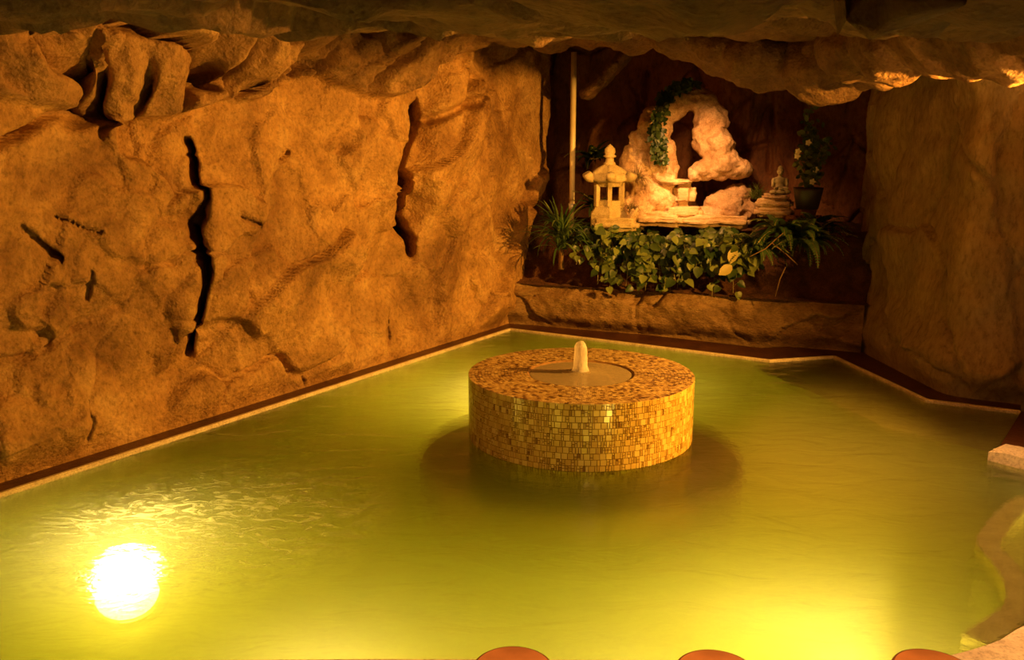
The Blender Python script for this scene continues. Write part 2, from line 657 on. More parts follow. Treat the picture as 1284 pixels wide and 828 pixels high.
def tube_arrays(pts, rad, seg=6):
    pts = [Vector(p) for p in pts]
    n = len(pts)
    if not hasattr(rad, '__len__'):
        rad = [rad] * n
    V, Fc = [], []
    for i, p in enumerate(pts):
        t = (pts[min(i + 1, n - 1)] - pts[max(i - 1, 0)]).normalized()
        u = t.cross(Vector((0, 0, 1)))
        if u.length < 0.05:
            u = t.cross(Vector((1, 0, 0)))
        u.normalize()
        w = t.cross(u)
        for k in range(seg):
            a = 2 * math.pi * k / seg
            V.append(tuple(p + (u * math.cos(a) + w * math.sin(a)) * rad[i]))
    for i in range(n - 1):
        for k in range(seg):
            Fc.append((i * seg + k, i * seg + (k + 1) % seg, (i + 1) * seg + (k + 1) % seg, (i + 1) * seg + k))
    Fc.append(tuple(range(seg))[::-1])
    Fc.append(tuple((n - 1) * seg + k for k in range(seg)))
    return V, Fc


class Acc:
    """collects vertex/face arrays, with a tint per face"""
    def __init__(self):
        self.V, self.F, self.T = [], [], []

    def add(self, V, Fc, t=0.5):
        o = len(self.V)
        self.V += [tuple(v) for v in V]
        self.F += [tuple(i + o for i in f) for f in Fc]
        self.T += [t] * len(Fc)

    def build(self, name, m, parent=None, smooth=True, loc=None):
        return from_arrays(name, self.V, self.F, m, parent, smooth, loc, self.T)


def blob_mesh(blobs, voxel, amp=0.02, scale=0.15, seed=0, facet_amp=0.0, facet_scale=0.25):
    """fuse ellipsoids (center, radii, rotation) into one closed rock surface and roughen it"""
    bm = bmesh.new()
    for c, r, rot in blobs:
        M = Matrix.Translation(Vector(c)) @ rot.to_matrix().to_4x4() @ Matrix.Diagonal((*r, 1))
        bmesh.ops.create_icosphere(bm, subdivisions=3, radius=1, matrix=M)
    me = bpy.data.meshes.new('tmp')
    bm.to_mesh(me)
    bm.free()
    o = bpy.data.objects.new('tmp', me)
    COL.objects.link(o)
    md = o.modifiers.new('r', 'REMESH')
    md.mode = 'VOXEL'
    md.voxel_size = voxel
    sm = o.modifiers.new('s', 'SMOOTH')
    sm.factor = 0.5
    sm.iterations = 3
    dg = bpy.context.evaluated_depsgraph_get()
    me2 = bpy.data.meshes.new_from_object(o.evaluated_get(dg))
    bpy.data.objects.remove(o)
    n = len(me2.vertices)
    co = np.zeros(n * 3)
    no = np.zeros(n * 3)
    me2.vertices.foreach_get('co', co)
    me2.vertices.foreach_get('normal', no)
    co, no = co.reshape(-1, 3), no.reshape(-1, 3)
    d = fbm3(co, scale, 4, seed) * amp
    if facet_amp:
        r1 = 1 - np.abs(fbm3(co, facet_scale, 3, seed + 9))
        d = d + (r1 - 0.6) * facet_amp
    co = co + no * d[:, None]
    me2.vertices.foreach_set('co', co.ravel())
    me2.update()
    return me2


from mathutils import Euler


def E_(x=0, y=0, z=0):
    return Euler((x, y, z))


def slab_mesh(w, d, h, seed, rough=0.012, cell=0.02, round_=0.35):
    """a weathered stone slab: rounded box with chipped, layered sides; base at z=0"""
    bm = bmesh.new()
    bmesh.ops.create_cube(bm, size=1, matrix=Matrix.Translation((0, 0, h / 2)) @ Matrix.Diagonal((w, d, h, 1)))
    bmesh.ops.bevel(bm, geom=bm.edges[:], offset=min(w, d, h) * round_, segments=2, affect='EDGES')
    bmesh.ops.triangulate(bm, faces=bm.faces[:])
    for _ in range(5):
        ed = [e for e in bm.edges if e.calc_length() > cell * 1.8]
        if not ed:
            break
        bmesh.ops.subdivide_edges(bm, edges=ed, cuts=1)
        bmesh.ops.triangulate(bm, faces=[f for f in bm.faces if len(f.verts) > 3])
    co = np.array([v.co[:] for v in bm.verts])
    bm.normal_update()
    no = np.array([v.normal[:] for v in bm.verts])
    q = co + seed * 7.7
    dd = fbm3(q, 0.12, 4, seed) * rough + fbm3(q * np.array([.3, .3, 3.0]), 0.1, 3, seed + 5) * rough * 0.7
    big = fbm3(q, max(w, d) * .6, 2, seed + 2) * rough * 1.5
    co = co + no * (dd + big)[:, None]
    for v, c in zip(bm.verts, co):
        v.co = c
    return bm


# ------------------------------------------------------------------ pool outline (world metres, water level z = 0)
A = gz(640, 415)[:2]
B = gz(965, 455)[:2]
Cc = gz(1045, 450)[:2]
D = gz(1160, 505)[:2]
Ee = gz(1280, 520)[:2]
Fp = gz(1245, 578)[:2]
A0 = gz(0, 625)[:2]
LD = (A0 - A) / np.hypot(*(A0 - A))           # along the left edge, towards the viewer
LN = np.array([-LD[1], LD[0]])                # towards the pool
if LN[0] < 0:
    LN = -LN
A_NEAR = A + LD * ((3.42 - A[1]) / LD[1])
NEAR = [(-4.6, 3.42), (-0.46, 3.46), (1.75, 3.44), (2.05, 3.54), (2.45, 3.76), (3.0, 4.12), (3.7, 4.5), (5.2, 4.9)]
pool = [tuple(A), tuple(B), tuple(Cc), tuple(D), tuple(Ee), tuple(Fp), (3.85, 5.78), (4.4, 5.55), (5.2, 5.45),
        ] + NEAR[:0:-1] + [tuple(A_NEAR)]
DEPTH = 0.65
# basin: floor and side walls in one shell
bm = bmesh.new()
top = [bm.verts.new((p[0], p[1], -0.02)) for p in pool]
bot = [bm.verts.new((p[0], p[1], -DEPTH)) for p in pool]
n = len(pool)
for i in range(n):
    bm.faces.new((top[i], top[(i + 1) % n], bot[(i + 1) % n], bot[i]))
bmesh.ops.triangulate(bm, faces=[bm.faces.new(bot)])
o = from_bm('pool_basin', bm, M_POOL, smooth=False)
o['kind'] = 'structure'

# lip, gutter along the left, back and right edges
edge = [tuple(A + LD * 9.2), tuple(A), tuple(B), tuple(Cc), tuple(D), tuple(Ee)]
edge_in = offset_poly(edge, 0.0)
strip('trim_1', offset_poly(edge, -0.002), offset_poly(edge, 0.04), -0.25, 0.03, M_LIP, bevel=0.008)
strip('trim_2', offset_poly(edge, 0.04), offset_poly(edge, 0.62), -0.25, 0.012, M_GUTTER)

# ------------------------------------------------------------------ left wall
L0 = A - LN * 0.25


def left_sz(px, py):
    r = ray(px, py)
    o3 = np.array([0, 0, CAM_H])
    n3 = np.array([LN[0], LN[1], 0])
    t = np.dot(np.array([L0[0], L0[1], 0]) - o3, n3) / np.dot(r, n3)
    p = o3 + r * t
    return (float(np.dot(p[:2] - L0, LD)), float(p[2]))


def lpts(*pp):
    return [left_sz(*p) for p in pp]


S0, S1 = -2.6, 9.0
ns, nz = 600, 190
s = np.linspace(S0, S1, ns)
z = np.linspace(-0.05, 4.1, nz)
S, Z = [a.ravel() for a in np.meshgrid(s, z, indexing='ij')]
h1, e1 = facets(S + .55 * Z, Z, 1.3, 1.4, 15, 0.4)
h2, e2 = facets(S + 5, Z, 0.55, 0.6, 8, 0.5)
low = sstep(0.0, 0.35, Z)
Dp = low * (0.26 * (h1 + .15) * sstep(-.03, .10, e1) + 0.075 * h2 * sstep(-.02, .10, e2) + 0.085 * fbm3(P3(S, Z), 1.2, 3, 2) + 0.010 * fbm3(P3(S, Z), 0.16, 3, 5))
Dp -= low * (0.035 * np.exp(-(e1 / 0.035) ** 2) + 0.015 * np.exp(-(e2 / 0.04) ** 2))
Dp += 0.10 * sstep(0.5, 0.0, Z) * low + 0.015 * (1 - low)


Sl = np.zeros_like(S)


def crack(pts, w, depth, slant=0.9):          # a joint that runs obliquely into the wall
    global Dp, Sl
    jit = 0.03 * fbm3(P3(S, Z), 0.2, 3, 77)
    d = poly_dist(S + jit, Z, pts)
    c = depth * np.exp(-(d / w) ** 3)
    Dp = Dp - c
    Sl = Sl + slant * c


crack(lpts((238, 178), (240, 230), (241, 300)), 0.034, 0.40)
crack(lpts((240, 295), (240, 340), (243, 400), (248, 445)), 0.033, 0.50)
crack(lpts((534, 128), (536, 150), (524, 180), (510, 210), (513, 240), (520, 270), (526, 300)), 0.058, 0.5, 0.8)
crack(lpts((540, 100), (530, 180), (512, 215), (520, 270)), 0.22, 0.26, 0.3)
crack(lpts((522, 280), (527, 318)), 0.05, 0.4)
crack(lpts((545, 150), (580, 128), (612, 105)), 0.05, 0.14)
crack(lpts((12, 285), (30, 298), (65, 325)), 0.022, 0.10)
crack(lpts((60, 272), (110, 292)), 0.013, 0.05)
crack(lpts((290, 272), (325, 292)), 0.018, 0.06)
crack(lpts((110, 340), (105, 375)), 0.014, 0.06)
crack(lpts((97, 500), (108, 525), (106, 550)), 0.012, 0.05)
crack(lpts((372, 475), (378, 482)), 0.012, 0.04)
crack(lpts((490, 405), (486, 432)), 0.015, 0.05)
crack(lpts((350, 200), (362, 190)), 0.02, 0.06)
crack(lpts((212, 420), (214, 428)), 0.05, 0.05)
crack(lpts((45, 410), (60, 430)), 0.05, 0.06)
# plates set forward beside the deep fissure, and hollow shaded panels
def bump_region(px, py, rx, rz, amp):
    global Dp
    c = left_sz(px, py)
    Dp = Dp + amp * np.exp(-((S - c[0]) / rx) ** 2 - ((Z - c[1]) / rz) ** 2)


bump_region(490, 200, 0.30, 0.35, 0.14)
bump_region(600, 260, 0.5, 0.9, 0.10)
bump_region(320, 250, 0.4, 0.5, 0.10)
bump_region(70, 215, 0.3, 0.25, -0.08)
bump_region(170, 225, 0.25, 0.25, 0.07)
bump_region(415, 370, 0.35, 0.22, -0.10)
bump_region(440, 300, 0.4, 0.3, 0.08)
# boulders and overhang along the top of the wall
bnd = lpts((-500, 60), (-200, 105), (0, 132), (60, 150), (120, 163), (180, 158), (230, 140), (300, 130), (360, 106), (400, 99), (440, 120), (480, 124), (522, 104), (560, 70), (640, 40), (720, 20))
bs = np.array(sorted(bnd))
zc = np.interp(S, bs[:, 0], bs[:, 1]) + 0.03 * fbm3(P3(S, Z), 0.35, 3, 21)
up = Z - zc
h3, e3 = facets(S * 1.0 + 2, Z, 0.52, 0.75, 31, 0.5)
fade = sstep(-1.0, 1.5, S)                    # less overhang towards the far corner
over = sstep(0.0, 0.06, up) * 0.24 + sstep(0.0, 0.7, up) * 0.34
over = over + sstep(0, .08, up) * (0.22 * h3 - 0.26 * np.exp(-(e3 / 0.16) ** 2) + 0.08 * fbm3(P3(S, Z), .3, 4, 41))
Dp = Dp + over * fade


def cave(px, py, rx, rz, amp):
    global Sl
    c = left_sz(px, py)
    Sl = Sl + 0.9 * amp * np.exp(-((S - c[0]) / rx) ** 2 - ((Z - c[1]) / rz) ** 2)
    bump_region(px, py, rx, rz, -amp)


cave(58, 105, 0.13, 0.22, 0.55)
cave(107, 118, 0.05, 0.20, 0.40)
cave(92, 150, 0.2, 0.05, 0.25)
cave(158, 115, 0.05, 0.16, 0.25)
cave(236, 97, 0.10, 0.10, 0.35)
cave(300, 108, 0.05, 0.04, 0.15)
bump_region(85, 105, 0.07, 0.2, 0.12)
bump_region(140, 110, 0.10, 0.22, 0.10)
bump_region(195, 110, 0.16, 0.2, 0.10)
# far end turns away into the alcove
ed = sorted([left_sz(*p)[::-1] for p in ((648, 398), (657, 330), (668, 280), (686, 215), (694, 150), (694, 80), (694, 20))])
sE = np.interp(Z, [e[0] for e in ed], [e[1] for e in ed]) + 0.05 * fbm3(P3(S, Z), .3, 3, 66)
Dp = Dp * (0.35 + 0.65 * sstep(-0.1, 0.9, S - sE)) - sstep(0.0, -0.45, S - sE) * 0.75 - sstep(0.12, 0.0, S - sE) * .06
S = S - Sl
Pw = np.stack([L0[0] + LD[0] * S + LN[0] * Dp, L0[1] + LD[1] * S + LN[1] * Dp, Z], 1)
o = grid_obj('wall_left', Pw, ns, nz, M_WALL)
o.data.materials.append(M_DIM_BOULDER)               # darker rock colour over the wall, also standing in for weaker light
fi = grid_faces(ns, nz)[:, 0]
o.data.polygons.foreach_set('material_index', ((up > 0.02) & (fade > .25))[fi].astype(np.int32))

# ------------------------------------------------------------------ right wall (dark rock block beside the alcove)
rp = offset_poly([tuple(Cc), tuple(D), tuple(Ee), (5.6, 6.75), (7.6, 5.6)], 0.30)
rpath = [(5.0, 11.9), (4.35, 11.0), (rp[0][0] + .12, rp[0][1] + .22)] + [tuple(p) for p in rp[1:]]
ss, q = resample(rpath, 0.03, 9)
nz = 120
zz = np.linspace(-0.05, 3.9, nz)
tn = np.gradient(q, axis=0)
tn /= np.hypot(tn[:, 0], tn[:, 1])[:, None]
nn = np.stack([tn[:, 1], -tn[:, 0]], 1)       # towards the pool
S, Z = [a.ravel() for a in np.meshgrid(ss, zz, indexing='ij')]
h1, e1 = facets(S, Z, 0.8, 1.6, 103, 0.4)
low = sstep(0.0, 0.3, Z)
Dr = low * (0.10 * h1 + 0.07 * fbm3(P3(S, Z), 0.8, 4, 102) + 0.012 * fbm3(P3(S, Z), 0.12, 3, 105) - 0.05 * np.exp(-(e1 / 0.04) ** 2))
Dr += 0.12 * sstep(0.9, 0.1, Z) * low
Q = np.repeat(q, nz, 0)
N = np.repeat(nn, nz, 0)
Pw = np.stack([Q[:, 0] + N[:, 0] * Dr, Q[:, 1] + N[:, 1] * Dr, Z], 1)
grid_obj('wall_right', Pw, len(ss), nz, M_DARKROCK)

# ------------------------------------------------------------------ alcove: planter wall, bank, ledge, back wall
FA, FC = np.array([-0.15, 11.38]), np.array([3.75, 9.72])
FD = (FC - FA) / np.hypot(*(FC - FA))
FG = np.array([-FD[1], FD[0]])                # into the alcove
FL = float(np.hypot(*(FC - FA)))
PLANT_Z = 0.56


def ledge_z(v):
    return np.interp(v, [0, 0.10, 0.22, 0.75, 0.95, 3.0], [PLANT_Z, PLANT_Z + .02, PLANT_Z - .02, 1.16, 1.27, 1.30])


def led(px, v):
    """plan point on the ledge, v metres behind the planter front, seen at column px"""
    best = None
    for k in range(801):
        u = FL * k / 800
        p = FA + FD * u + FG * v
        # pixel column of that plan point at ledge height
        dz = ledge_z(v) - CAM_H
        f = p[1] * math.cos(PITCH) - dz * math.sin(PITCH)
        c = 642 + FPX * p[0] / f
        if best is None or abs(c - px) < best[0]:
            best = (abs(c - px), p)
    return best[1]


us = np.linspace(-0.3, FL + 0.2, 190)
zs = np.linspace(-0.05, PLANT_Z, 34)
S, Z = [a.ravel() for a in np.meshgrid(us, zs, indexing='ij')]
h1, e1 = facets(S, Z, 0.95, 0.5, 203, 0.4)
Dq = 0.10 * h1 + 0.05 * fbm3(P3(S, Z), 0.5, 4, 202) + 0.012 * fbm3(P3(S, Z), .12, 3, 205) - 0.03 * np.exp(-(e1 / 0.05) ** 2)
Dq *= sstep(-0.05, 0.15, Z)
Dq += 0.10 * sstep(0.02, 0.20, Z) - 0.10 * sstep(PLANT_Z - .14, PLANT_Z, Z)
Dq += 0.16 * sstep(0.55, 0.0, S) * sstep(0.0, .25, Z)
Pw = np.stack([FA[0] + FD[0] * S - FG[0] * Dq, FA[1] + FD[1] * S - FG[1] * Dq, Z], 1)
grid_obj('wall_back', Pw, len(us), len(zs), M_PLANTER)
us = np.linspace(-0.5, FL + 0.5, 110)
vs = np.linspace(-0.05, 2.9, 90)
U, Vv = [a.ravel() for a in np.meshgrid(us, vs, indexing='ij')]
zl = ledge_z(np.maximum(Vv, 0)) + 0.03 * fbm3(P3(U, Vv), 0.3, 4, 300) * sstep(0, .1, Vv)
Pl = np.stack([FA[0] + FD[0] * U + FG[0] * Vv, FA[1] + FD[1] * U + FG[1] * Vv, zl], 1)
o = grid_obj('planter_bank', Pl, len(us), len(vs), M_SOIL)

# back of the alcove: tall reddish rock panels with open joints
BA, BC = FA + FG * 2.15 + FD * -2.2, FA + FG * 2.15 + FD * (FL + 0.9)
ub = np.linspace(0, float(np.hypot(*(BC - BA))), 290)
zb = np.linspace(0.9, 4.3, 130)
S, Z = [a.ravel() for a in np.meshgrid(ub, zb, indexing='ij')]


def back_sz(px, py):
    r = ray(px, py)
    n3 = np.array([FG[0], FG[1], 0])
    o3 = np.array([0, 0, CAM_H])
    t = np.dot(np.array([BA[0], BA[1], 0]) - o3, n3) / np.dot(r, n3)
    p = o3 + r * t
    return (float(np.dot(p[:2] - BA, FD)), float(p[2]))


h1, e1 = facets(S, Z, 0.7, 1.3, 401, 0.3)
Dp = 0.12 * h1 + 0.05 * fbm3(P3(S, Z), .6, 4, 402) + 0.012 * fbm3(P3(S, Z), .12, 3, 403) - 0.06 * np.exp(-(e1 / .03) ** 2)
for pl in ([(958, 128), (940, 190), (920, 240), (905, 270)], [(966, 120), (964, 215)], [(920, 190), (962, 180)], [(812, 90), (800, 160), (795, 230)], [(868, 70), (880, 110)]):
    d = poly_dist(S, Z, [back_sz(*p) for p in pl])
    Dp = Dp - 0.14 * np.exp(-(d / .035) ** 2)
Pb = np.stack([BA[0] + FD[0] * S - FG[0] * Dp, BA[1] + FD[1] * S - FG[1] * Dp, Z], 1)
o = grid_obj('wall_alcove', Pb, len(ub), len(zb), M_ALCOVE)

# ------------------------------------------------------------------ ceiling
xs = np.linspace(-6.5, 8.5, 260)
ys = np.linspace(1.0, 14.0, 240)
X, Y = [a.ravel() for a in np.meshgrid(xs, ys, indexing='ij')]
h1, e1 = facets(X, Y, 1.3, 1.0, 501, 0.5)
Zc = 3.02 + 0.118 * (Y - 5.4) + 0.16 * h1 + 0.12 * fbm3(P3(X, Y), 1.1, 4, 502) + 0.02 * fbm3(P3(X, Y), .18, 3, 503) + 0.06 * np.exp(-(e1 / .05) ** 2)
Zc += 0.25 * sstep(3.0, 1.0, Y)
Pc = np.stack([X, Y, Zc], 1)
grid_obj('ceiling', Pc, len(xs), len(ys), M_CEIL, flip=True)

# rock overhang crossing the upper right, in front of the alcove and the right wall
blobs = []
def ob(px, py, Y, rx, ry, rz, rot=(0, 0, 0)):
    c = at(px, py, Y)
    blobs.append(((c[0], c[1], c[2] + rz), (rx, ry, rz), E_(*rot)))


for args in ((800, 62, 10.1, .50, .40, .22, (0, .15, -.4)), (850, 76, 9.9, .45, .40, .24, (0, .2, -.4)), (905, 92, 9.7, .45, .42, .26, (0, .2, -.4)),
             (960, 112, 9.4, .45, .45, .30, (0, .2, -.5)), (1035, 130, 8.9, .40, .45, .32, (0, .1, -.6)), (1085, 113, 8.2, .40, .5, .34, (0, -.1, -.7)),
             (1130, 108, 7.6, .42, .5, .34, (0, -.05, -.7)), (1190, 104, 7.0, .45, .5, .34, (0, -.05, -.7)), (1262, 98, 6.4, .45, .5, .34, (0, -.05, -.7)),
             (1350, 90, 5.9, .5, .5, .34, (0, -.05, -.7)), (1450, 80, 5.4, .5, .5, .34, (0, -.05, -.7))):
    ob(*args)
me = blob_mesh(blobs, 0.035, 0.06, 0.45, 11, 0.10, 0.5)
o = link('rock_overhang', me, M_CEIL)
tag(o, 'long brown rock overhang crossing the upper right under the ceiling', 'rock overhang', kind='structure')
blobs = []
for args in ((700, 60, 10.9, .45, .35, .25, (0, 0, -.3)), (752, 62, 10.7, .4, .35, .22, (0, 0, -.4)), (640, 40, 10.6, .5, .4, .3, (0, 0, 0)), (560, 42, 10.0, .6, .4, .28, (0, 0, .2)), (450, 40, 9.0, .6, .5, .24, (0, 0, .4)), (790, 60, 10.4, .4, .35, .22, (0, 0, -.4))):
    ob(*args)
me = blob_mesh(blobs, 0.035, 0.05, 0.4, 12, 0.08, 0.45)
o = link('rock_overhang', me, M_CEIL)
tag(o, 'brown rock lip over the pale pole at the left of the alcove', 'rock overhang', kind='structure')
# leaning rock shelf in the alcove's upper left, behind the pole
blobs = []
for args in [(740 + 6 * k, 122 - 6 * k, 11.55, .13 + .008 * k, .25, .085) for k in range(11)]:
    ob(*args, rot=(0, -.75, 0))
me = blob_mesh(blobs, 0.02, 0.03, 0.25, 13, 0.04, 0.3)
o = link('leaning_rock', me, M_CEIL)
tag(o, 'slanting brown rock under the ceiling just right of the pale pole', 'rock', kind='structure')

# ------------------------------------------------------------------ pool deck, coping, steps, bench
prism('pool_deck', [(-5.5, 3.2)] + [(p[0], p[1] - 0.2) for p in NEAR] + [(8, 4.7), (8, 0.6), (-5.5, 0.6)], -0.7, 0.055, M_GUTTER, kind='structure')
_, nq = resample(NEAR, 0.12, 3)
strip('trim_3', nq, offset_poly(nq, -0.55), -0.10, 0.075, M_COPING, bevel=0.02)
right_deck = [tuple(Ee), (5.2, 6.9), (8, 5.6), (8, 5.2), (5.2, 5.45), (4.4, 5.55), (3.85, 5.78), tuple(Fp)]
prism('pool_deck', right_deck, -0.64, 0.03, M_GUTTER, kind='structure')
cop = resample([tuple(Fp + np.array([-.01, .03])), (3.85, 5.78), (4.4, 5.55), (5.2, 5.45)], 0.08, 3)[1]
strip('trim_4', offset_poly(cop, -0.03), offset_poly(cop, 0.22), -0.05, 0.085, M_COPING, bevel=0.02)
# submerged bench along the back right edge
bn = [tuple(B + (A - B) * 0.12), tuple(B), tuple(Cc), tuple(D), tuple(Ee), tuple(Fp)]
bi = offset_poly([tuple(B), tuple(Cc), tuple(D), tuple(Ee)], 0.0)
bx = [gz(945, 468, -.12)[:2], gz(1035, 508, -.12)[:2], gz(1110, 545, -.12)[:2], gz(1242, 576, -.12)[:2]]
prism('pool_bench', [tuple(p) for p in bi] + [tuple(p) for p in bx[::-1]], -0.64, -0.12, M_POOL, kind='structure')
# submerged entry steps in the right-hand recess
st1 = [gz(1300, 628, -.10)[:2], gz(1268, 632, -.10)[:2], gz(1240, 660, -.10)[:2], gz(1218, 690, -.10)[:2], gz(1236, 708, -.10)[:2], gz(1256, 735, -.10)[:2], gz(1262, 765, -.10)[:2], gz(1240, 785, -.10)[:2], gz(1205, 806, -.10)[:2]]
st1q = resample(st1, 0.04, 4)[1]
step_poly = [tuple(p) for p in st1q] + [(2.05, 3.55), (2.45, 3.77), (3.0, 4.13), (3.7, 4.51), (5.1, 4.89), (5.1, 5.3)]
steps = prism('pool_steps', step_poly, -0.64, -0.16, M_POOL, kind='structure')
strip('nosing', offset_poly(st1q, 0.0), offset_poly(st1q, 0.13), -0.30, -0.06, M_NOSE, parent=steps, kind=None, bevel=0.01)

# ------------------------------------------------------------------ pool water
cx, cy = np.mean([p[0] for p in pool]), np.mean([p[1] for p in pool])
wp = offset_poly(pool + [pool[0], pool[1]], 0.012)[1:-1]
wp = [tuple(p) for p in wp]
o = prism('pool_water', wp, -DEPTH - 0.02, 0.0, M_WATER)
tag(o, 'murky yellow green water filling the pool', 'water', kind='stuff')


# ------------------------------------------------------------------ underwater lamps
def underwater_lamp(loc, nrm, power, label, r=0.11, col=(1.0, .68, .30), aim=None):
    root = empty('underwater_lamp', label, 'lamp', loc, 'underwater lamps')
    root.rotation_euler = Vector(nrm).to_track_quat('Z', 'Y').to_euler()
    V, Fc = lathe([(0.0, 0.0), (r * 1.35, 0.0), (r * 1.35, .02), (r * 1.2, .035), (r, .035), (r, .01)], 32)
    from_arrays('bezel', V, Fc, M_METAL, root)
    V, Fc = lathe([(r, .012), (r * .8, .028), (r * .4, .04), (0.0, .044)], 32)
    from_arrays('lens', V, Fc, M_LENS, root)
    d = bpy.data.lights.new('lamp_bulb', 'SPOT' if aim else 'POINT')
    d.energy = power
    d.color = col
    d.shadow_soft_size = 0.05
    l = bpy.data.objects.new('lamp_bulb', d)
    COL.objects.link(l)
    l.location = (0, 0, 0.13)
    l.parent = root
    if aim:                                   # the bulb sits deep in its bezel: a cone of light
        d.spot_size = math.radians(aim[1])
        d.spot_blend = 0.25
        l.rotation_euler = (root.rotation_euler.to_matrix().inverted() @ Vector(aim[0])).to_track_quat('-Z', 'Y').to_euler()
    return root


lp = gz(160, 748, -DEPTH + .10)
underwater_lamp((lp[0], lp[1], -DEPTH + .10), (.25, -.55, 1), 11, 'glowing round underwater lamp on the pool floor near the left edge', .19)
underwater_lamp((1.68, 3.46, -0.36), (0, 1, 0.05), 185, 'glowing round underwater lamp set in the near pool wall at right', aim=((-.36, 1, -.02), 102))

# ------------------------------------------------------------------ mosaic drum fountain
FX, FY, FR, FH = 0.55, 6.83, 0.90, 0.50
fountain = empty('mosaic_fountain', 'round gold mosaic drum fountain standing in the pool', 'fountain', (FX, FY, 0))
V, Fc = lathe([(0.0, -.64), (FR - .012, -.64), (FR - .012, FH - .02), (FR - .02, FH - .008), (.42, FH - .008), (.405, FH - .02), (.39, FH - .06), (.30, FH - .10), (.0, FH - .12)], 96)
from_arrays('drum', V, Fc, M_GROUT, fountain)


def tile_side(acc, r, a0, a1, z0, z1, t):
    g = 0.0016
    am = (a0 + a1) / 2
    tl, tv = random.gauss(0, .012), random.gauss(0, .012)
    a0 += g / r
    a1 -= g / r
    z0 += g
    z1 -= g
    V = []
    for rr, k in ((r - .012, 0), (r, 1)):
        for a, zv in ((a0, z0), (a1, z0), (a1, z1), (a0, z1)):
            d = rr + (k * ((a - am) * r * tl + (zv - (z0 + z1) / 2) * tv))
            ins = 0.0009 * k
            aa = a + (ins / r if a < am else -ins / r)
            zz = zv + (ins if zv < (z0 + z1) / 2 else -ins)
            V.append((d * math.cos(aa), d * math.sin(aa), zz))
    acc.add(V, [(4, 5, 6, 7), (0, 1, 5, 4), (1, 2, 6, 5), (2, 3, 7, 6), (3, 0, 4, 7)], t)


acc = Acc()
rowh = 0.046
zt = FH
row = 0
while zt > -0.16:
    z1, z0 = zt, zt - rowh
    a = random.random()
    end = a + 2 * math.pi
    while a < end - 0.006:
        k = random.random()
        w = rowh * (1.0 if k < .22 else .5 if k < .6 else .34)
        a2 = min(end, a + w / FR)
        if k < .22:
            tile_side(acc, FR, a, a2, z0, z1, random.uniform(.35, 1))
        elif random.random() < .55:
            m_ = random.choice((.5, .35, .65))
            tile_side(acc, FR, a, a2, z0, z0 + rowh * m_, random.uniform(0.02, .9))
            tile_side(acc, FR, a, a2, z0 + rowh * m_, z1, random.uniform(0.02, .9))
        else:
            tile_side(acc, FR, a, a2, z0, z1, random.uniform(0.02, .9))
        a = a2
    zt -= rowh
acc.build('side_mosaic', M_TILE, fountain, smooth=False)
acc = Acc()
rr = 0.43
while rr < FR - 0.004:
    wr = 0.0262
    r2 = min(rr + wr, FR)
    n = int(2 * math.pi * rr / 0.030)
    a = random.random()
    for k in range(n):
        da = 2 * math.pi / n
        g = 0.0014
        a0, a1 = a + k * da + g / rr, a + (k + 1) * da - g / rr
        zt = FH + random.gauss(0, .0005)
        V = []
        for zv in (FH - .01, zt):
            for r_, aa in ((rr + g, a0), (r2 - g, a0), (r2 - g, a1), (rr + g, a1)):
                V.append((r_ * math.cos(aa), r_ * math.sin(aa), zv + (random.gauss(0, .0004) if zv == zt else 0)))
        acc.add(V, [(4, 5, 6, 7), (0, 1, 5, 4), (1, 2, 6, 5), (2, 3, 7, 6), (3, 0, 4, 7)], min(1, max(0, random.gauss(.52, .27))))
    rr = r2
acc.build('top_mosaic', M_TOPTILE, fountain, smooth=False)
V, Fc = lathe([(.43, FH), (.41, FH - .012), (.385, FH - .055), (.30, FH - .085), (0.03, FH - .10)], 64)
from_arrays('basin', V, Fc, M_BASIN, fountain)
V, Fc = lathe([(.408, FH - .010), (.33, FH - .006), (.22, FH - .004), (.12, FH + .006), (.06, FH + .018), (0.0, FH + .03)], 64)
from_arrays('basin_water', V, Fc, M_FILM, fountain)
V, Fc = lathe([(.018, FH - .10), (.018, FH + .01), (.012, FH + .02), (0.0, FH + .02)], 16)
from_arrays('nozzle', V, Fc, M_METAL, fountain)
prof = [(.085, .0), (.068, .02), (.060, .06), (.058, .12), (.055, .17), (.050, .21), (.038, .24), (.02, .255), (0.0, .26)]
V, Fc = lathe([(r_, FH - .0 + z_) for r_, z_ in prof], 28)
V = np.array(V)
nz_ = fbm3(V, .05, 2, 5)
V[:, :2] *= (1 + .13 * nz_)[:, None]
from_arrays('water_jet', V, Fc, M_JET, fountain)
# submerged round step about the drum
V, Fc = lathe([(FR - .05, -.20), (1.24, -.20), (1.28, -.215), (1.30, -.25), (1.30, -.64)], 96)
from_arrays('submerged_step', V, Fc, M_BASIN, fountain)

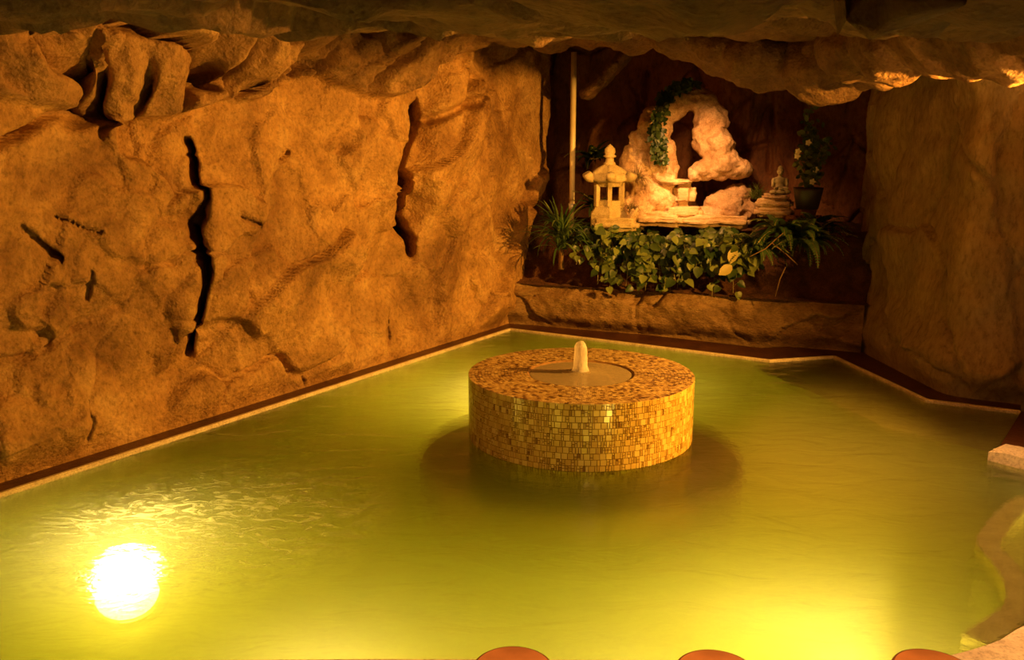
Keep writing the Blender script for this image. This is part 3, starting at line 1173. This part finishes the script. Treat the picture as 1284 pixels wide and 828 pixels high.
# ------------------------------------------------------------------ stools on the near deck
def wooden_stool(px, py, label):
    zt = 0.44
    c = gz(px, py, zt)
    R = 0.148
    root = empty('round_stool', label, 'stool', (c[0], c[1] - R, 0.055), 'round stools on the near deck')
    h = zt - .055
    V, Fc = lathe([(0.0, h - .045), (R - .012, h - .045), (R, h - .035), (R, h - .012), (R - .004, h - .003), (R - .012, h)], 48)
    from_arrays('seat_rim', V, Fc, M_STOOLRIM, root)
    V, Fc = lathe([(R - .012, h), (R * .6, h + .006), (R * .3, h + .008), (0.0, h + .009)], 48)
    from_arrays('seat', V, Fc, M_STOOL, root)
    for k in range(4):
        a = math.pi / 4 + k * math.pi / 2
        V, Fc = tube_arrays([(.13 * math.cos(a), .13 * math.sin(a), .0), (.10 * math.cos(a), .10 * math.sin(a), h - .04)], [.014, .018], 10)
        from_arrays('leg', V, Fc, M_STOOLRIM, root)
    acc = Acc()
    for k in range(4):
        a, b = math.pi / 4 + k * math.pi / 2, math.pi / 4 + (k + 1) * math.pi / 2
        V, Fc = tube_arrays([(.118 * math.cos(a), .118 * math.sin(a), .12), (.118 * math.cos(b), .118 * math.sin(b), .12)], .008, 8)
        acc.add(V, Fc)
    acc.build('stretcher', M_STOOLRIM, root)


wooden_stool(643, 809, 'round copper brown stool at the bottom centre, leftmost of three at the pool edge')
wooden_stool(887, 813, 'round copper brown stool, middle one of three along the near pool edge')
wooden_stool(1150, 812, 'round copper brown stool beside the bright underwater glow at lower right')

# ------------------------------------------------------------------ pole left of the alcove
pY = 11.55
pb, pt = at(717, 262, pY), at(715, 52, pY)
pole = empty('slender_pole', 'slender pale gold pole from planter to ceiling left of the lantern', 'pole', (pb[0], pb[1], pb[2] - .35))
V, Fc = lathe([(0, 0), (.036, 0), (.036, pt[2] - pb[2] + .22), (0, pt[2] - pb[2] + .22)], 20)
from_arrays('shaft', V, Fc, M_POLE, pole)
V, Fc = lathe([(0, .33), (.046, .33), (.046, .42), (0, .42)], 20)
from_arrays('collar', V, Fc, M_COLLAR, pole)

# ------------------------------------------------------------------ grotto of pale stone
GY = 11.25


def pixel_blobs(lst):
    out = []
    for px, py, rx, ry, dy, ang in lst:
        Yd = GY + dy
        c = at(px, py, Yd)
        k = ppm(px, py, Yd)
        out.append((tuple(c), (rx * k, max(.10, (rx + ry) * .5 * k), ry * k), E_(0, math.radians(ang), 0)))
    return out


arch = pixel_blobs([
    (800, 265, 32, 22, 0, 0), (806, 243, 24, 22, 0, 0), (800, 222, 22, 22, .05, 0), (797, 200, 17, 20, .1, 10), (804, 178, 15, 18, .1, 15), (812, 157, 13, 16, .1, 15), (818, 142, 9, 10, .1, 0),
    (828, 205, 14, 30, .0, 5), (838, 222, 12, 26, -.05, 3), (838, 195, 11, 22, .0, 6), (826, 250, 22, 20, -.05, 0), (843, 252, 18, 14, 0, 0),
    (828, 165, 14, 26, .1, 12), (836, 142, 16, 20, .1, 25), (850, 128, 18, 16, .05, 20), (870, 124, 20, 16, 0, 0), (884, 132, 18, 20, 0, -20),
    (890, 150, 22, 22, -.05, -20), (886, 172, 18, 22, -.1, -10), (898, 185, 22, 26, -.15, -25), (908, 205, 24, 18, -.2, -15), (924, 212, 18, 14, -.2, 0), (890, 212, 22, 13, -.22, 5), (872, 215, 9, 10, -.2, 0)])
me = blob_mesh(arch, 0.017, 0.030, 0.16, 21, 0.045, 0.22)
o = link('rock_arch', me, M_GROTTO)
tag(o, 'pale pink rock arch with a dark hollow in the lit alcove', 'rock')
# small cave back under the right boulder
lowr = pixel_blobs([(912, 258, 28, 18, -.1, 8), (925, 245, 18, 16, -.05, 10), (902, 270, 34, 10, -.15, 0), (935, 262, 16, 14, -.1, 0)])
me = blob_mesh(lowr, 0.017, 0.028, 0.14, 22, 0.04, 0.18)
o = link('grotto_rock', me, M_GROTTO)
tag(o, 'rounded pale rock below the overhanging boulder, left of the seated statue', 'rock')


def slab(name, px, py, wpx, hpx, Yd, depth, label, cat='stone slab', seed=1, rotz=-.35, m=M_SLAB, group=None):
    """py is the base row of the slab"""
    c = at(px, py, Yd)
    k = ppm(px, py, Yd)
    bm = slab_mesh(wpx * k, depth, hpx * k, seed, min(.012, hpx * k * .12), 0.022)
    o = from_bm(name, bm, m, None, True, tuple(c))
    o.rotation_euler = (0, 0, rotz)
    tag(o, label, cat, group)
    return o


slab('stone_slab', 862, 283, 62, 11, 10.95, .34, 'brightest wide stone slab at the foot of the rock arch', seed=2)
slab('stone_slab', 826, 284, 60, 17, 10.98, .30, 'layered stone slab left of the bright step, behind the vines', seed=3)
slab('stone_slab', 858, 272, 46, 12, 11.02, .28, 'second stone slab of the bright steps, above the widest one', seed=4)
slab('stone_block', 857, 260, 28, 31, 11.06, .20, 'small upright stone block glowing bright under a thin cap slab', 'stone block', seed=5)
slab('stone_slab', 848, 230, 40, 5, 11.05, .26, 'thin cap slab on the small bright block inside the arch', seed=6)
slab('stone_slab', 905, 284, 70, 13, 10.85, .34, 'broad stone slab below the rounded rock, right of the bright steps', seed=7)

# ------------------------------------------------------------------ stone lantern
LY = 11.0
lb = at(763, 274, LY)
lk = ppm(763, 240, LY)
lantern = empty('stone_lantern', 'tan stone garden lantern with curled roof corners at left of the alcove', 'lantern', tuple(lb))
lantern.rotation_euler = (0, 0, math.radians(30 - 3))
def hexring(r, z, rot=0.0):
    return [(r * math.cos(rot + k * math.pi / 3), r * math.sin(rot + k * math.pi / 3), z) for k in range(6)]


def loft(rings, cap=True):
    V, Fc = [], []
    n = len(rings[0])
    for R_ in rings:
        V += R_
    for i in range(len(rings) - 1):
        for k in range(n):
            Fc.append((i * n + k, i * n + (k + 1) % n, (i + 1) * n + (k + 1) % n, (i + 1) * n + k))
    if cap:
        Fc.append(tuple(range(n))[::-1])
        Fc.append(tuple((len(rings) - 1) * n + k for k in range(n)))
    return V, Fc


hz = lambda y: (274 - y) * lk
rb = 19 * lk
V, Fc = loft([hexring(rb * 1.35, -.10), hexring(rb * 1.35, hz(268)), hexring(rb * 1.12, hz(262)), hexring(rb * 1.02, hz(258))])
from_arrays('base', V, Fc, M_LANTERN, lantern, smooth=False)
acc = Acc()
z0, z1 = hz(258.5), hz(229)
for k in range(6):
    a = k * math.pi / 3
    V, Fc = loft([[(rb * .93 * math.cos(a) + .036 * math.cos(a + j * math.pi / 2 + .78), rb * .93 * math.sin(a) + .036 * math.sin(a + j * math.pi / 2 + .78), zz) for j in range(4)] for zz in (z0, z1)])
    acc.add(V, Fc)
V, Fc = loft([hexring(rb * .98, z0), hexring(rb * .98, z0 + .07)])
acc.add(V, Fc)
V, Fc = loft([hexring(rb * .98, z1 - .05), hexring(rb * 1.05, z1)])
acc.add(V, Fc)
acc.build('light_chamber', M_LANTERN, lantern, smooth=False)
# roof: six-sided, sagging between the ribs, corners lifting into curls
V, Fc = [], []
rings = [(0.20, hz(207)), (.36, hz(209)), (.62, hz(213)), (.86, hz(219)), (1.0, hz(225)), (1.0, hz(228)), (.7, hz(230)), (0.2, hz(230))]
nseg = 36
RR = 27 * lk
for fr, zz in rings:
    for k in range(nseg):
        a = 2 * math.pi * k / nseg
        ph = (a % (math.pi / 3)) - math.pi / 6
        hexr = math.cos(math.pi / 6) / math.cos(ph)
        corner = (abs(ph) / (math.pi / 6)) ** 3
        r_ = RR * fr * hexr
        lift = corner * .035 * max(0, fr - .5) * 2
        rib = corner ** 2 * .012 * (1 if zz > hz(226) else 0)
        V.append((r_ * math.cos(a), r_ * math.sin(a), zz + lift + rib))
n = nseg
for i in range(len(rings) - 1):
    for k in range(n):
        Fc.append((i * n + k, i * n + (k + 1) % n, (i + 1) * n + (k + 1) % n, (i + 1) * n + k))
Fc.append(tuple(range(n))[::-1])
Fc.append(tuple((len(rings) - 1) * n + k for k in range(n)))
roof = from_arrays('roof', V, Fc, M_LANTERN, lantern)
for k in range(6):
    a = k * math.pi / 3
    pts, rad = [], []
    for j in range(9):
        t = j / 8
        r_ = RR * (.90 + .32 * t)
        pts.append((r_ * math.cos(a), r_ * math.sin(a), hz(225.5) + .075 * t * t))
        rad.append(.030 + .026 * math.sin(t * 3.1) * t + .022 * t)
    V, Fc = tube_arrays(pts, rad, 12)
    from_arrays('roof_curl', V, Fc, M_LANTERN, roof)
V, Fc = lathe([(0, hz(209)), (.075, hz(208)), (.07, hz(205)), (.052, hz(203.5)), (.048, hz(199)), (.075, hz(198)), (.08, hz(196.5)), (.055, hz(195)), (.068, hz(192)), (.062, hz(188)), (.04, hz(185.5)), (.02, hz(183.5)), (0, hz(182))], 24)
from_arrays('finial', V, Fc, M_LANTERN, lantern)
slab('flat_stone', 772, 290, 60, 16, 10.82, .30, 'tan flat stone under the garden lantern, half hidden by leaves', 'stone', seed=9, m=M_LANTERN)
sl = slab('leaning_stone', 787, 280, 10, 22, 10.72, .10, 'small pale stone shard leaning at the right foot of the lantern', 'stone', seed=10, m=M_SLAB)
sl.rotation_euler = (0, .6, -.3)

# ------------------------------------------------------------------ seated statue on stacked slabs
BY = 10.45
slab('stone_slab', 970, 272, 46, 11, BY, .36, 'lowest and thickest slab of the stack under the seated statue', seed=12, rotz=-.2)
slab('stone_slab', 971, 261, 43, 9.5, BY, .32, 'middle slab of the stack under the seated statue', seed=13, rotz=-.3)
slab('stone_slab', 972, 251.5, 31, 8, BY, .26, 'small top slab directly under the seated statue', seed=14, rotz=-.15)
slab('stone_block', 1008, 284, 40, 23, 10.08, .30, 'reddish stone block right of the statue slabs, below the dark pot', 'stone block', seed=15, m=M_ALCOVE, rotz=.3)
bk = ppm(977, 225, BY)
bb = at(977, 244, BY)
statue = empty('seated_statue', 'small grey stone statue seated cross-legged on stacked slabs', 'statue', tuple(bb))
h_ = 39 * bk                                  # total height


def SB(x, y, z, rx, ry, rz, e=(0, 0, 0)):
    return ((x * h_, y * h_, z * h_), (rx * h_, ry * h_, rz * h_), E_(*e))


bl = [SB(0, .02, .10, .24, .20, .10), SB(-.20, -.08, .085, .15, .13, .08, (0, 0, .6)), SB(.20, -.08, .085, .15, .13, .08, (0, 0, -.6)), SB(0, -.16, .08, .17, .08, .06),
      SB(0, .03, .26, .16, .12, .16), SB(0, .03, .40, .19, .12, .15), SB(0, .03, .50, .20, .10, .07), SB(0, .02, .57, .07, .065, .08),
      SB(-.215, .01, .43, .06, .065, .11, (0, .18, 0)), SB(.215, .01, .43, .06, .065, .11, (0, -.18, 0)), SB(-.23, -.02, .31, .052, .06, .10, (.3, 0, 0)), SB(.23, -.02, .31, .052, .06, .10, (.3, 0, 0)),
      SB(-.16, -.12, .21, .045, .12, .045, (0, 0, -.8)), SB(.16, -.12, .21, .045, .12, .045, (0, 0, .8)), SB(0, -.19, .19, .10, .05, .04),
      SB(0, .0, .73, .098, .11, .125), SB(0, -.03, .68, .075, .085, .075), SB(0, .01, .83, .09, .095, .075), SB(0, .02, .90, .04, .04, .03), SB(0, .015, .865, .065, .065, .035),
      SB(-.10, .01, .71, .018, .03, .06), SB(.10, .01, .71, .018, .03, .06), SB(0, -.115, .715, .018, .022, .035), SB(0, -.105, .665, .035, .018, .012), SB(-.04, -.095, .755, .03, .02, .012), SB(.04, -.095, .755, .03, .02, .012)]
me = blob_mesh(bl, 0.0065, 0.0015, 0.03, 5)
link('figure', me, M_STATUE, statue)

# ------------------------------------------------------------------ plants
HEART = [(0, 0), (.22, -.06), (.44, .08), (.50, .32), (.40, .58), (.22, .82), (0, 1.05), (-.22, .82), (-.40, .58), (-.50, .32), (-.44, .08), (-.22, -.06)]
OVAL = [(0, 0), (.22, .15), (.32, .4), (.26, .7), (0, 1.0), (-.26, .7), (-.32, .4), (-.22, .15)]


def leaf(acc, base, direction, normal, size, t, outline=HEART, fold=.22, droop=.25):
    d = Vector(direction).normalized()
    nrm = Vector(normal)
    sd = d.cross(nrm)
    if sd.length < 1e-3:
        sd = d.cross(Vector((1, 0, .3)))
    sd.normalize()
    nrm = sd.cross(d).normalized()
    b = Vector(base)
    mid = b + d * (.45 * size) + nrm * (-.02 * size)
    V = []
    for x, y in outline:
        V.append(b + sd * (x * size) + d * (y * size) + nrm * ((abs(x) * fold - droop * y * y) * size))
    V.append(mid + nrm * (-droop * .2 * size))
    c = len(outline)
    Fc = [(i, (i + 1) % c, c) for i in range(c)]
    acc.add(V, Fc, t)


def blade(acc, base, az, length, width, lift, droop, t, seg=7):
    """a long narrow arching leaf, V-folded"""
    b = Vector(base)
    hd = Vector((math.cos(az), math.sin(az), 0))
    sd = Vector((-math.sin(az), math.cos(az), 0))
    V, Fc = [], []
    p, ang = b.copy(), lift
    for i in range(seg + 1):
        f = i / seg
        w = width * (math.sin(math.pi * min(1, .25 + f * .75)) ** .7) * (1 if f < .98 else .05)
        up = Vector((-hd.x * math.sin(ang), -hd.y * math.sin(ang), math.cos(ang)))
        V += [p - sd * w + up * w * .4, p, p + sd * w + up * w * .4]
        p = p + (hd * math.cos(ang) + Vector((0, 0, 1)) * math.sin(ang)) * (length / seg)
        ang -= droop / seg
    for i in range(seg):
        for k in (0, 1):
            a = i * 3 + k
            Fc.append((a, a + 1, a + 4, a + 3))
    acc.add(V, Fc, t)


def bank_point(px, v):
    p = led(px, v)
    return np.array([p[0], p[1], float(ledge_z(v))])


def trailing_vine(px0, px1, n_vines, py_top, py_low, label, seed, n_leaf=16, extra=None, size=.115):
    """heart-leaved vine whose stems start on the bank and hang over the planter"""
    R_ = random.Random(seed)
    c = bank_point((px0 + px1) / 2, .55)
    root = empty('trailing_vine', label, 'plant', tuple(c), 'trailing vines along the planter')
    lv, st = Acc(), Acc()
    for k in range(n_vines):
        px = R_.uniform(px0, px1)
        v0 = R_.uniform(.35, .95)
        low = R_.uniform(py_top + (py_low - py_top) * .25, py_low)
        if extra and k < len(extra):
            px, low = extra[k]
            v0 = .5
        p0 = Vector(bank_point(px, v0))
        dxp = R_.uniform(-14, 14)
        Yf = float(led(px, 0.02)[1])
        mid = Vector(at(px + dxp * .5, R_.uniform(py_top, py_top + 26), Yf - R_.uniform(-.25, .10)))
        end = Vector(at(px + dxp, low, Yf - R_.uniform(.06, .22)))
        pts = []
        for j in range(11):
            t = j / 10
            q_ = p0 * (1 - t) ** 2 + (mid + (mid - p0) * .0) * 2 * t * (1 - t) + end * t * t
            q_ += Vector((R_.uniform(-1, 1), R_.uniform(-1, 1), R_.uniform(-1, 1))) * .015
            pts.append(q_)
        V, Fc = tube_arrays(pts, [.006 - .003 * j / 10 for j in range(11)], 5)
        st.add(V, Fc)
        for j in range(n_leaf):
            t = (j + R_.random()) / n_leaf * 10
            i = min(9, int(t))
            q_ = pts[i].lerp(pts[i + 1], t - i)
            off = Vector((R_.uniform(-1, 1), R_.uniform(-1.0, .1), R_.uniform(-.3, .9))) * .075
            tip = q_ + off
            V, Fc = tube_arrays([q_, q_.lerp(tip, .6) + Vector((0, 0, .012)), tip], .0028, 4)
            st.add(V, Fc)
            d = Vector((R_.uniform(-.8, .8), R_.uniform(-.7, .0), R_.uniform(-1.0, .1)))
            nrm = Vector((R_.uniform(-.6, .6), -1.0, R_.uniform(.1, 1.2)))
            tt = min(1.0, max(0.0, R_.gauss(.28, .22)))
            if j > n_leaf - 4 and R_.random() < .4:
                tt = R_.uniform(.7, 1)
            leaf(lv, tip, d, nrm, size * R_.uniform(.55, 1.15), tt, droop=R_.uniform(.1, .4))
    lv.V = [tuple(np.array(v) - c) for v in lv.V]
    st.V = [tuple(np.array(v) - c) for v in st.V]
    lv.build('foliage', M_POTHOS, root)
    st.build('stem', M_STEM, root, smooth=True)
    return root


trailing_vine(722, 770, 13, 268, 338, 'trailing green vine below the stone lantern', 1, 13)
trailing_vine(752, 808, 15, 280, 362, 'trailing vine with a long pale hanging leaf cluster right of the lantern', 2, 15, [(775, 365), (760, 355)])
trailing_vine(800, 862, 18, 276, 372, 'lush trailing vine below the bright stone steps', 3, 16, [(838, 372), (828, 366)])
trailing_vine(852, 915, 18, 280, 352, 'trailing vine right of the bright steps with white new shoots', 4, 16)
vine = trailing_vine(890, 950, 14, 280, 350, 'trailing vine with two large yellow leaves and a long hanging runner', 5, 14, [(908, 384), (900, 372)])
yl = Acc()
for px, py, dd, sz in ((921, 311, (-.25, -.2, -1), .19), (918, 333, (-.9, -.2, -.6), .19)):
    Yf = float(led(px, 0)[1]) - .24
    p = Vector(at(px, py, Yf)) - vine.location
    leaf(yl, p, dd, (0, -1, .35), sz, .6, OVAL, .2, .1)
o = yl.build('yellow_leaf', M_YLEAF, vine)
o['label'] = 'two large yellow leaves'

# spiky plant at the left end of the planter
R_ = random.Random(11)
c = np.array([*led(707, .30), 0.0])
c = at(704, 308, float(c[1]) - .34)
sp = empty('spiky_plant', 'dark green spiky plant with long narrow blades at the left end of the planter', 'plant', tuple(c))
acc = Acc()
for k in range(120):
    az = R_.uniform(0, 2 * math.pi)
    if R_.random() < .35:
        az = R_.uniform(-2.8, -.3)
    blade(acc, (R_.uniform(-.06, .06), R_.uniform(-.05, .05), R_.uniform(-.06, .1)), az, R_.uniform(.42, .72), R_.uniform(.011, .020), R_.uniform(.35, 1.5), R_.uniform(.4, 2.3), R_.random() ** 1.5)
acc.build('foliage', M_SPIKE, sp)
V, Fc = tube_arrays([(0, 0.02, -.30), (0, 0, -.1), (0, 0, .08)], [.035, .03, .02], 8)
from_arrays('stem', V, Fc, M_TWIG, sp)


def fern(px, py, dY, n, length, label, seed, m=M_FERN, cat='fern', leaflet=.062, lift=(.2, 1.2), droop=(.9, 2.0), name='fern', azr=(0, 6.283)):
    R_ = random.Random(seed)
    Yf = float(led(px, 0)[1]) + dY
    c = at(px, py, Yf)
    root = empty(name, label, cat, tuple(c))
    acc, st = Acc(), Acc()
    for k in range(n):
        az = R_.uniform(*azr)
        L_ = length * R_.uniform(.6, 1.1)
        ang = R_.uniform(*lift)
        dr = R_.uniform(*droop)
        hd = Vector((math.cos(az), math.sin(az), 0))
        sd = Vector((-hd.y, hd.x, 0))
        p = Vector((R_.uniform(-.04, .04), R_.uniform(-.04, .04), 0))
        pts = [p.copy()]
        t0 = R_.random()
        N_ = 16
        for i in range(N_):
            p = p + (hd * math.cos(ang) + Vector((0, 0, math.sin(ang)))) * (L_ / N_)
            ang -= dr / N_
            pts.append(p.copy())
            if i > 1:
                f = i / N_
                ll = leaflet * (1.15 - f) * 1.3
                dirf = (hd * math.cos(ang) + Vector((0, 0, math.sin(ang))))
                for sg in (-1, 1):
                    leaf(acc, p, sd * sg + dirf * .45, Vector((R_.uniform(-.3, .3), -.8, .7)), ll, min(1, max(0, t0 * .7 + R_.uniform(-.1, .2))), OVAL, .05, .15)
        V, Fc = tube_arrays(pts[::3] + [pts[-1]], .0035, 4)
        st.add(V, Fc)
    acc.build('foliage', m, root)
    st.build('stem', M_STEM, root)
    return root


fern(978, 292, .05, 44, .50, 'dark green fern below the statue slabs', 31)
fern(1012, 302, -.04, 50, .52, 'dark drooping fern against the right rock wall', 32)
fern(950, 312, .0, 30, .42, 'small dark fern beside the yellow-leaved vine', 33, azr=(-3.0, 0.2))
fern(1025, 285, .15, 26, .42, 'dark fern in the rightmost corner of the planter, under the flowering shrub', 34)
fern(742, 200, 1.2, 22, .45, 'dim feathery plant behind the lantern, near the pole', 35, name='feathery_plant', cat='plant', m=M_IVY, leaflet=.06)
fern(752, 262, .55, 18, .42, 'dark leafy plant at the left foot of the lantern', 36, name='leafy_plant', cat='plant', m=M_FERN)


def tuft(px, py, Y, n, length, width, label, seed, m, cat='grass', lift=(.5, 1.5), droop=(.4, 1.8)):
    R_ = random.Random(seed)
    c = at(px, py, Y)
    root = empty('grass_tuft', label, cat, tuple(c))
    acc = Acc()
    for k in range(n):
        blade(acc, (R_.uniform(-.05, .05), R_.uniform(-.04, .04), 0), R_.uniform(0, 6.28), length * R_.uniform(.6, 1.1), width, R_.uniform(*lift), R_.uniform(*droop), R_.random())
    acc.build('foliage', m, root)


tuft(799, 224, 10.95, 110, .26, .004, 'brown wispy grass tuft on the rock right of the lantern', 41, M_DRY, lift=(.0, 1.3), droop=(.6, 2.4))
tuft(792, 262, 10.85, 70, .20, .004, 'low brown grass tuft beside the lantern base', 42, M_DRY, lift=(.0, 1.3), droop=(.6, 2.4))
tuft(949, 250, 10.65, 90, .24, .006, 'small bright green grass tuft left of the seated statue', 43, M_TUFT)

# ivy running over the arch
R_ = random.Random(51)
path = [(868, 104), (855, 106), (842, 112), (834, 124), (828, 140), (825, 156), (824, 172), (826, 188), (826, 204)]
Yi = GY - .28
pts = [Vector(at(px, py, Yi + (.12 if py < 125 else 0))) for px, py in path]
c = pts[0].copy()
ivy = empty('hanging_ivy', 'dark ivy trailing over the rock arch and down its left side', 'ivy', tuple(c))
lv, st = Acc(), Acc()
for k in range(5):
    q = [p - c + Vector((R_.uniform(-.07, .07), R_.uniform(-.03, .05), R_.uniform(-.03, .03))) for p in pts]
    V, Fc = tube_arrays(q, .005, 5)
    st.add(V, Fc)
    for j in range(75):
        t = R_.random() * (len(q) - 1.001)
        i = int(t)
        b = q[i].lerp(q[i + 1], t - i) + Vector((R_.uniform(-.07, .07), R_.uniform(-.09, .02), R_.uniform(-.05, .05)))
        leaf(lv, b, (R_.uniform(-.7, .7), R_.uniform(-.6, 0), R_.uniform(-1, .2)), (R_.uniform(-.5, .5), -1, R_.uniform(0, .9)), R_.uniform(.04, .075), R_.random() ** 1.6, HEART, .2, .2)
lv.build('foliage', M_IVY, ivy)
st.build('stem', M_STEM, ivy)

# flowering shrub in a dark pot by the right wall
SY = 10.05
c = at(1012, 262, SY)
k_ = ppm(1012, 230, SY)
shrub = empty('flowering_shrub', 'tall leafy shrub with pale blossoms in a dark pot beside the right wall', 'plant', tuple(c))
V, Fc = lathe([(0, 0), (.12, 0), (.16, .20), (.165, .24), (.15, .24), (.14, .21), (0, .21)], 28)
from_arrays('pot', V, Fc, M_POT, shrub)
lv, st, fl = Acc(), Acc(), Acc()
R_ = random.Random(61)
for k in range(16):
    x, zt_ = R_.uniform(-.22, .22), R_.uniform(.45, 1.15)
    if zt_ > .85:
        x = R_.uniform(-.08, .10)
    yy = R_.uniform(-.18, .12)
    q = [Vector((0, 0, .2)), Vector((x * .4, yy * .4, .2 + (zt_ - .2) * .5)), Vector((x, yy, zt_))]
    V, Fc = tube_arrays(q, [.008, .006, .003], 5)
    st.add(V, Fc)
    for j in range(26):
        t = .25 + .75 * R_.random()
        b = (q[0].lerp(q[1], t * 2) if t < .5 else q[1].lerp(q[2], t * 2 - 1)) + Vector((R_.uniform(-.07, .07), R_.uniform(-.07, .07), R_.uniform(-.05, .05)))
        leaf(lv, b, (R_.uniform(-1, 1), R_.uniform(-1, .2), R_.uniform(-.8, .5)), (R_.uniform(-.5, .5), -1, R_.uniform(.2, 1.)), R_.uniform(.05, .09), R_.random() ** 1.4, OVAL, .2, .2)
for px, py in ((1013, 179), (1000, 190), (999, 196), (1018, 228), (1022, 213)):
    b = Vector(at(px, py, SY - .22)) - Vector(c)
    for j in range(5):
        a = j * 1.257
        leaf(fl, b, (math.cos(a), -.35, math.sin(a)), (0, -1, 0), .045, R_.random(), OVAL, .2, -.2)
lv.build('foliage', M_TUFT, shrub)
st.build('stem', M_STEM, shrub)
fl.build('blossom', M_FLOWER, shrub)['label'] = 'pale cream blossoms'
# dry twigs arching among the ferns
c = at(985, 300, float(led(985, 0)[1]) - .12)
tw = Acc()
for pp in ([(940, 322), (960, 312), (975, 298), (985, 290)], [(968, 305), (985, 318), (1000, 332)], [(972, 372), (978, 350), (985, 335)]):
    q = [Vector(at(px, py, float(led(985, 0)[1]) - .22)) - Vector(c) for px, py in pp]
    V, Fc = tube_arrays(q, .006, 5)
    tw.add(V, Fc)
o = tw.build('dry_branch', M_TWIG, None, True, tuple(c))
tag(o, 'dry brown forked branch in the dark ferns at right', 'branch')
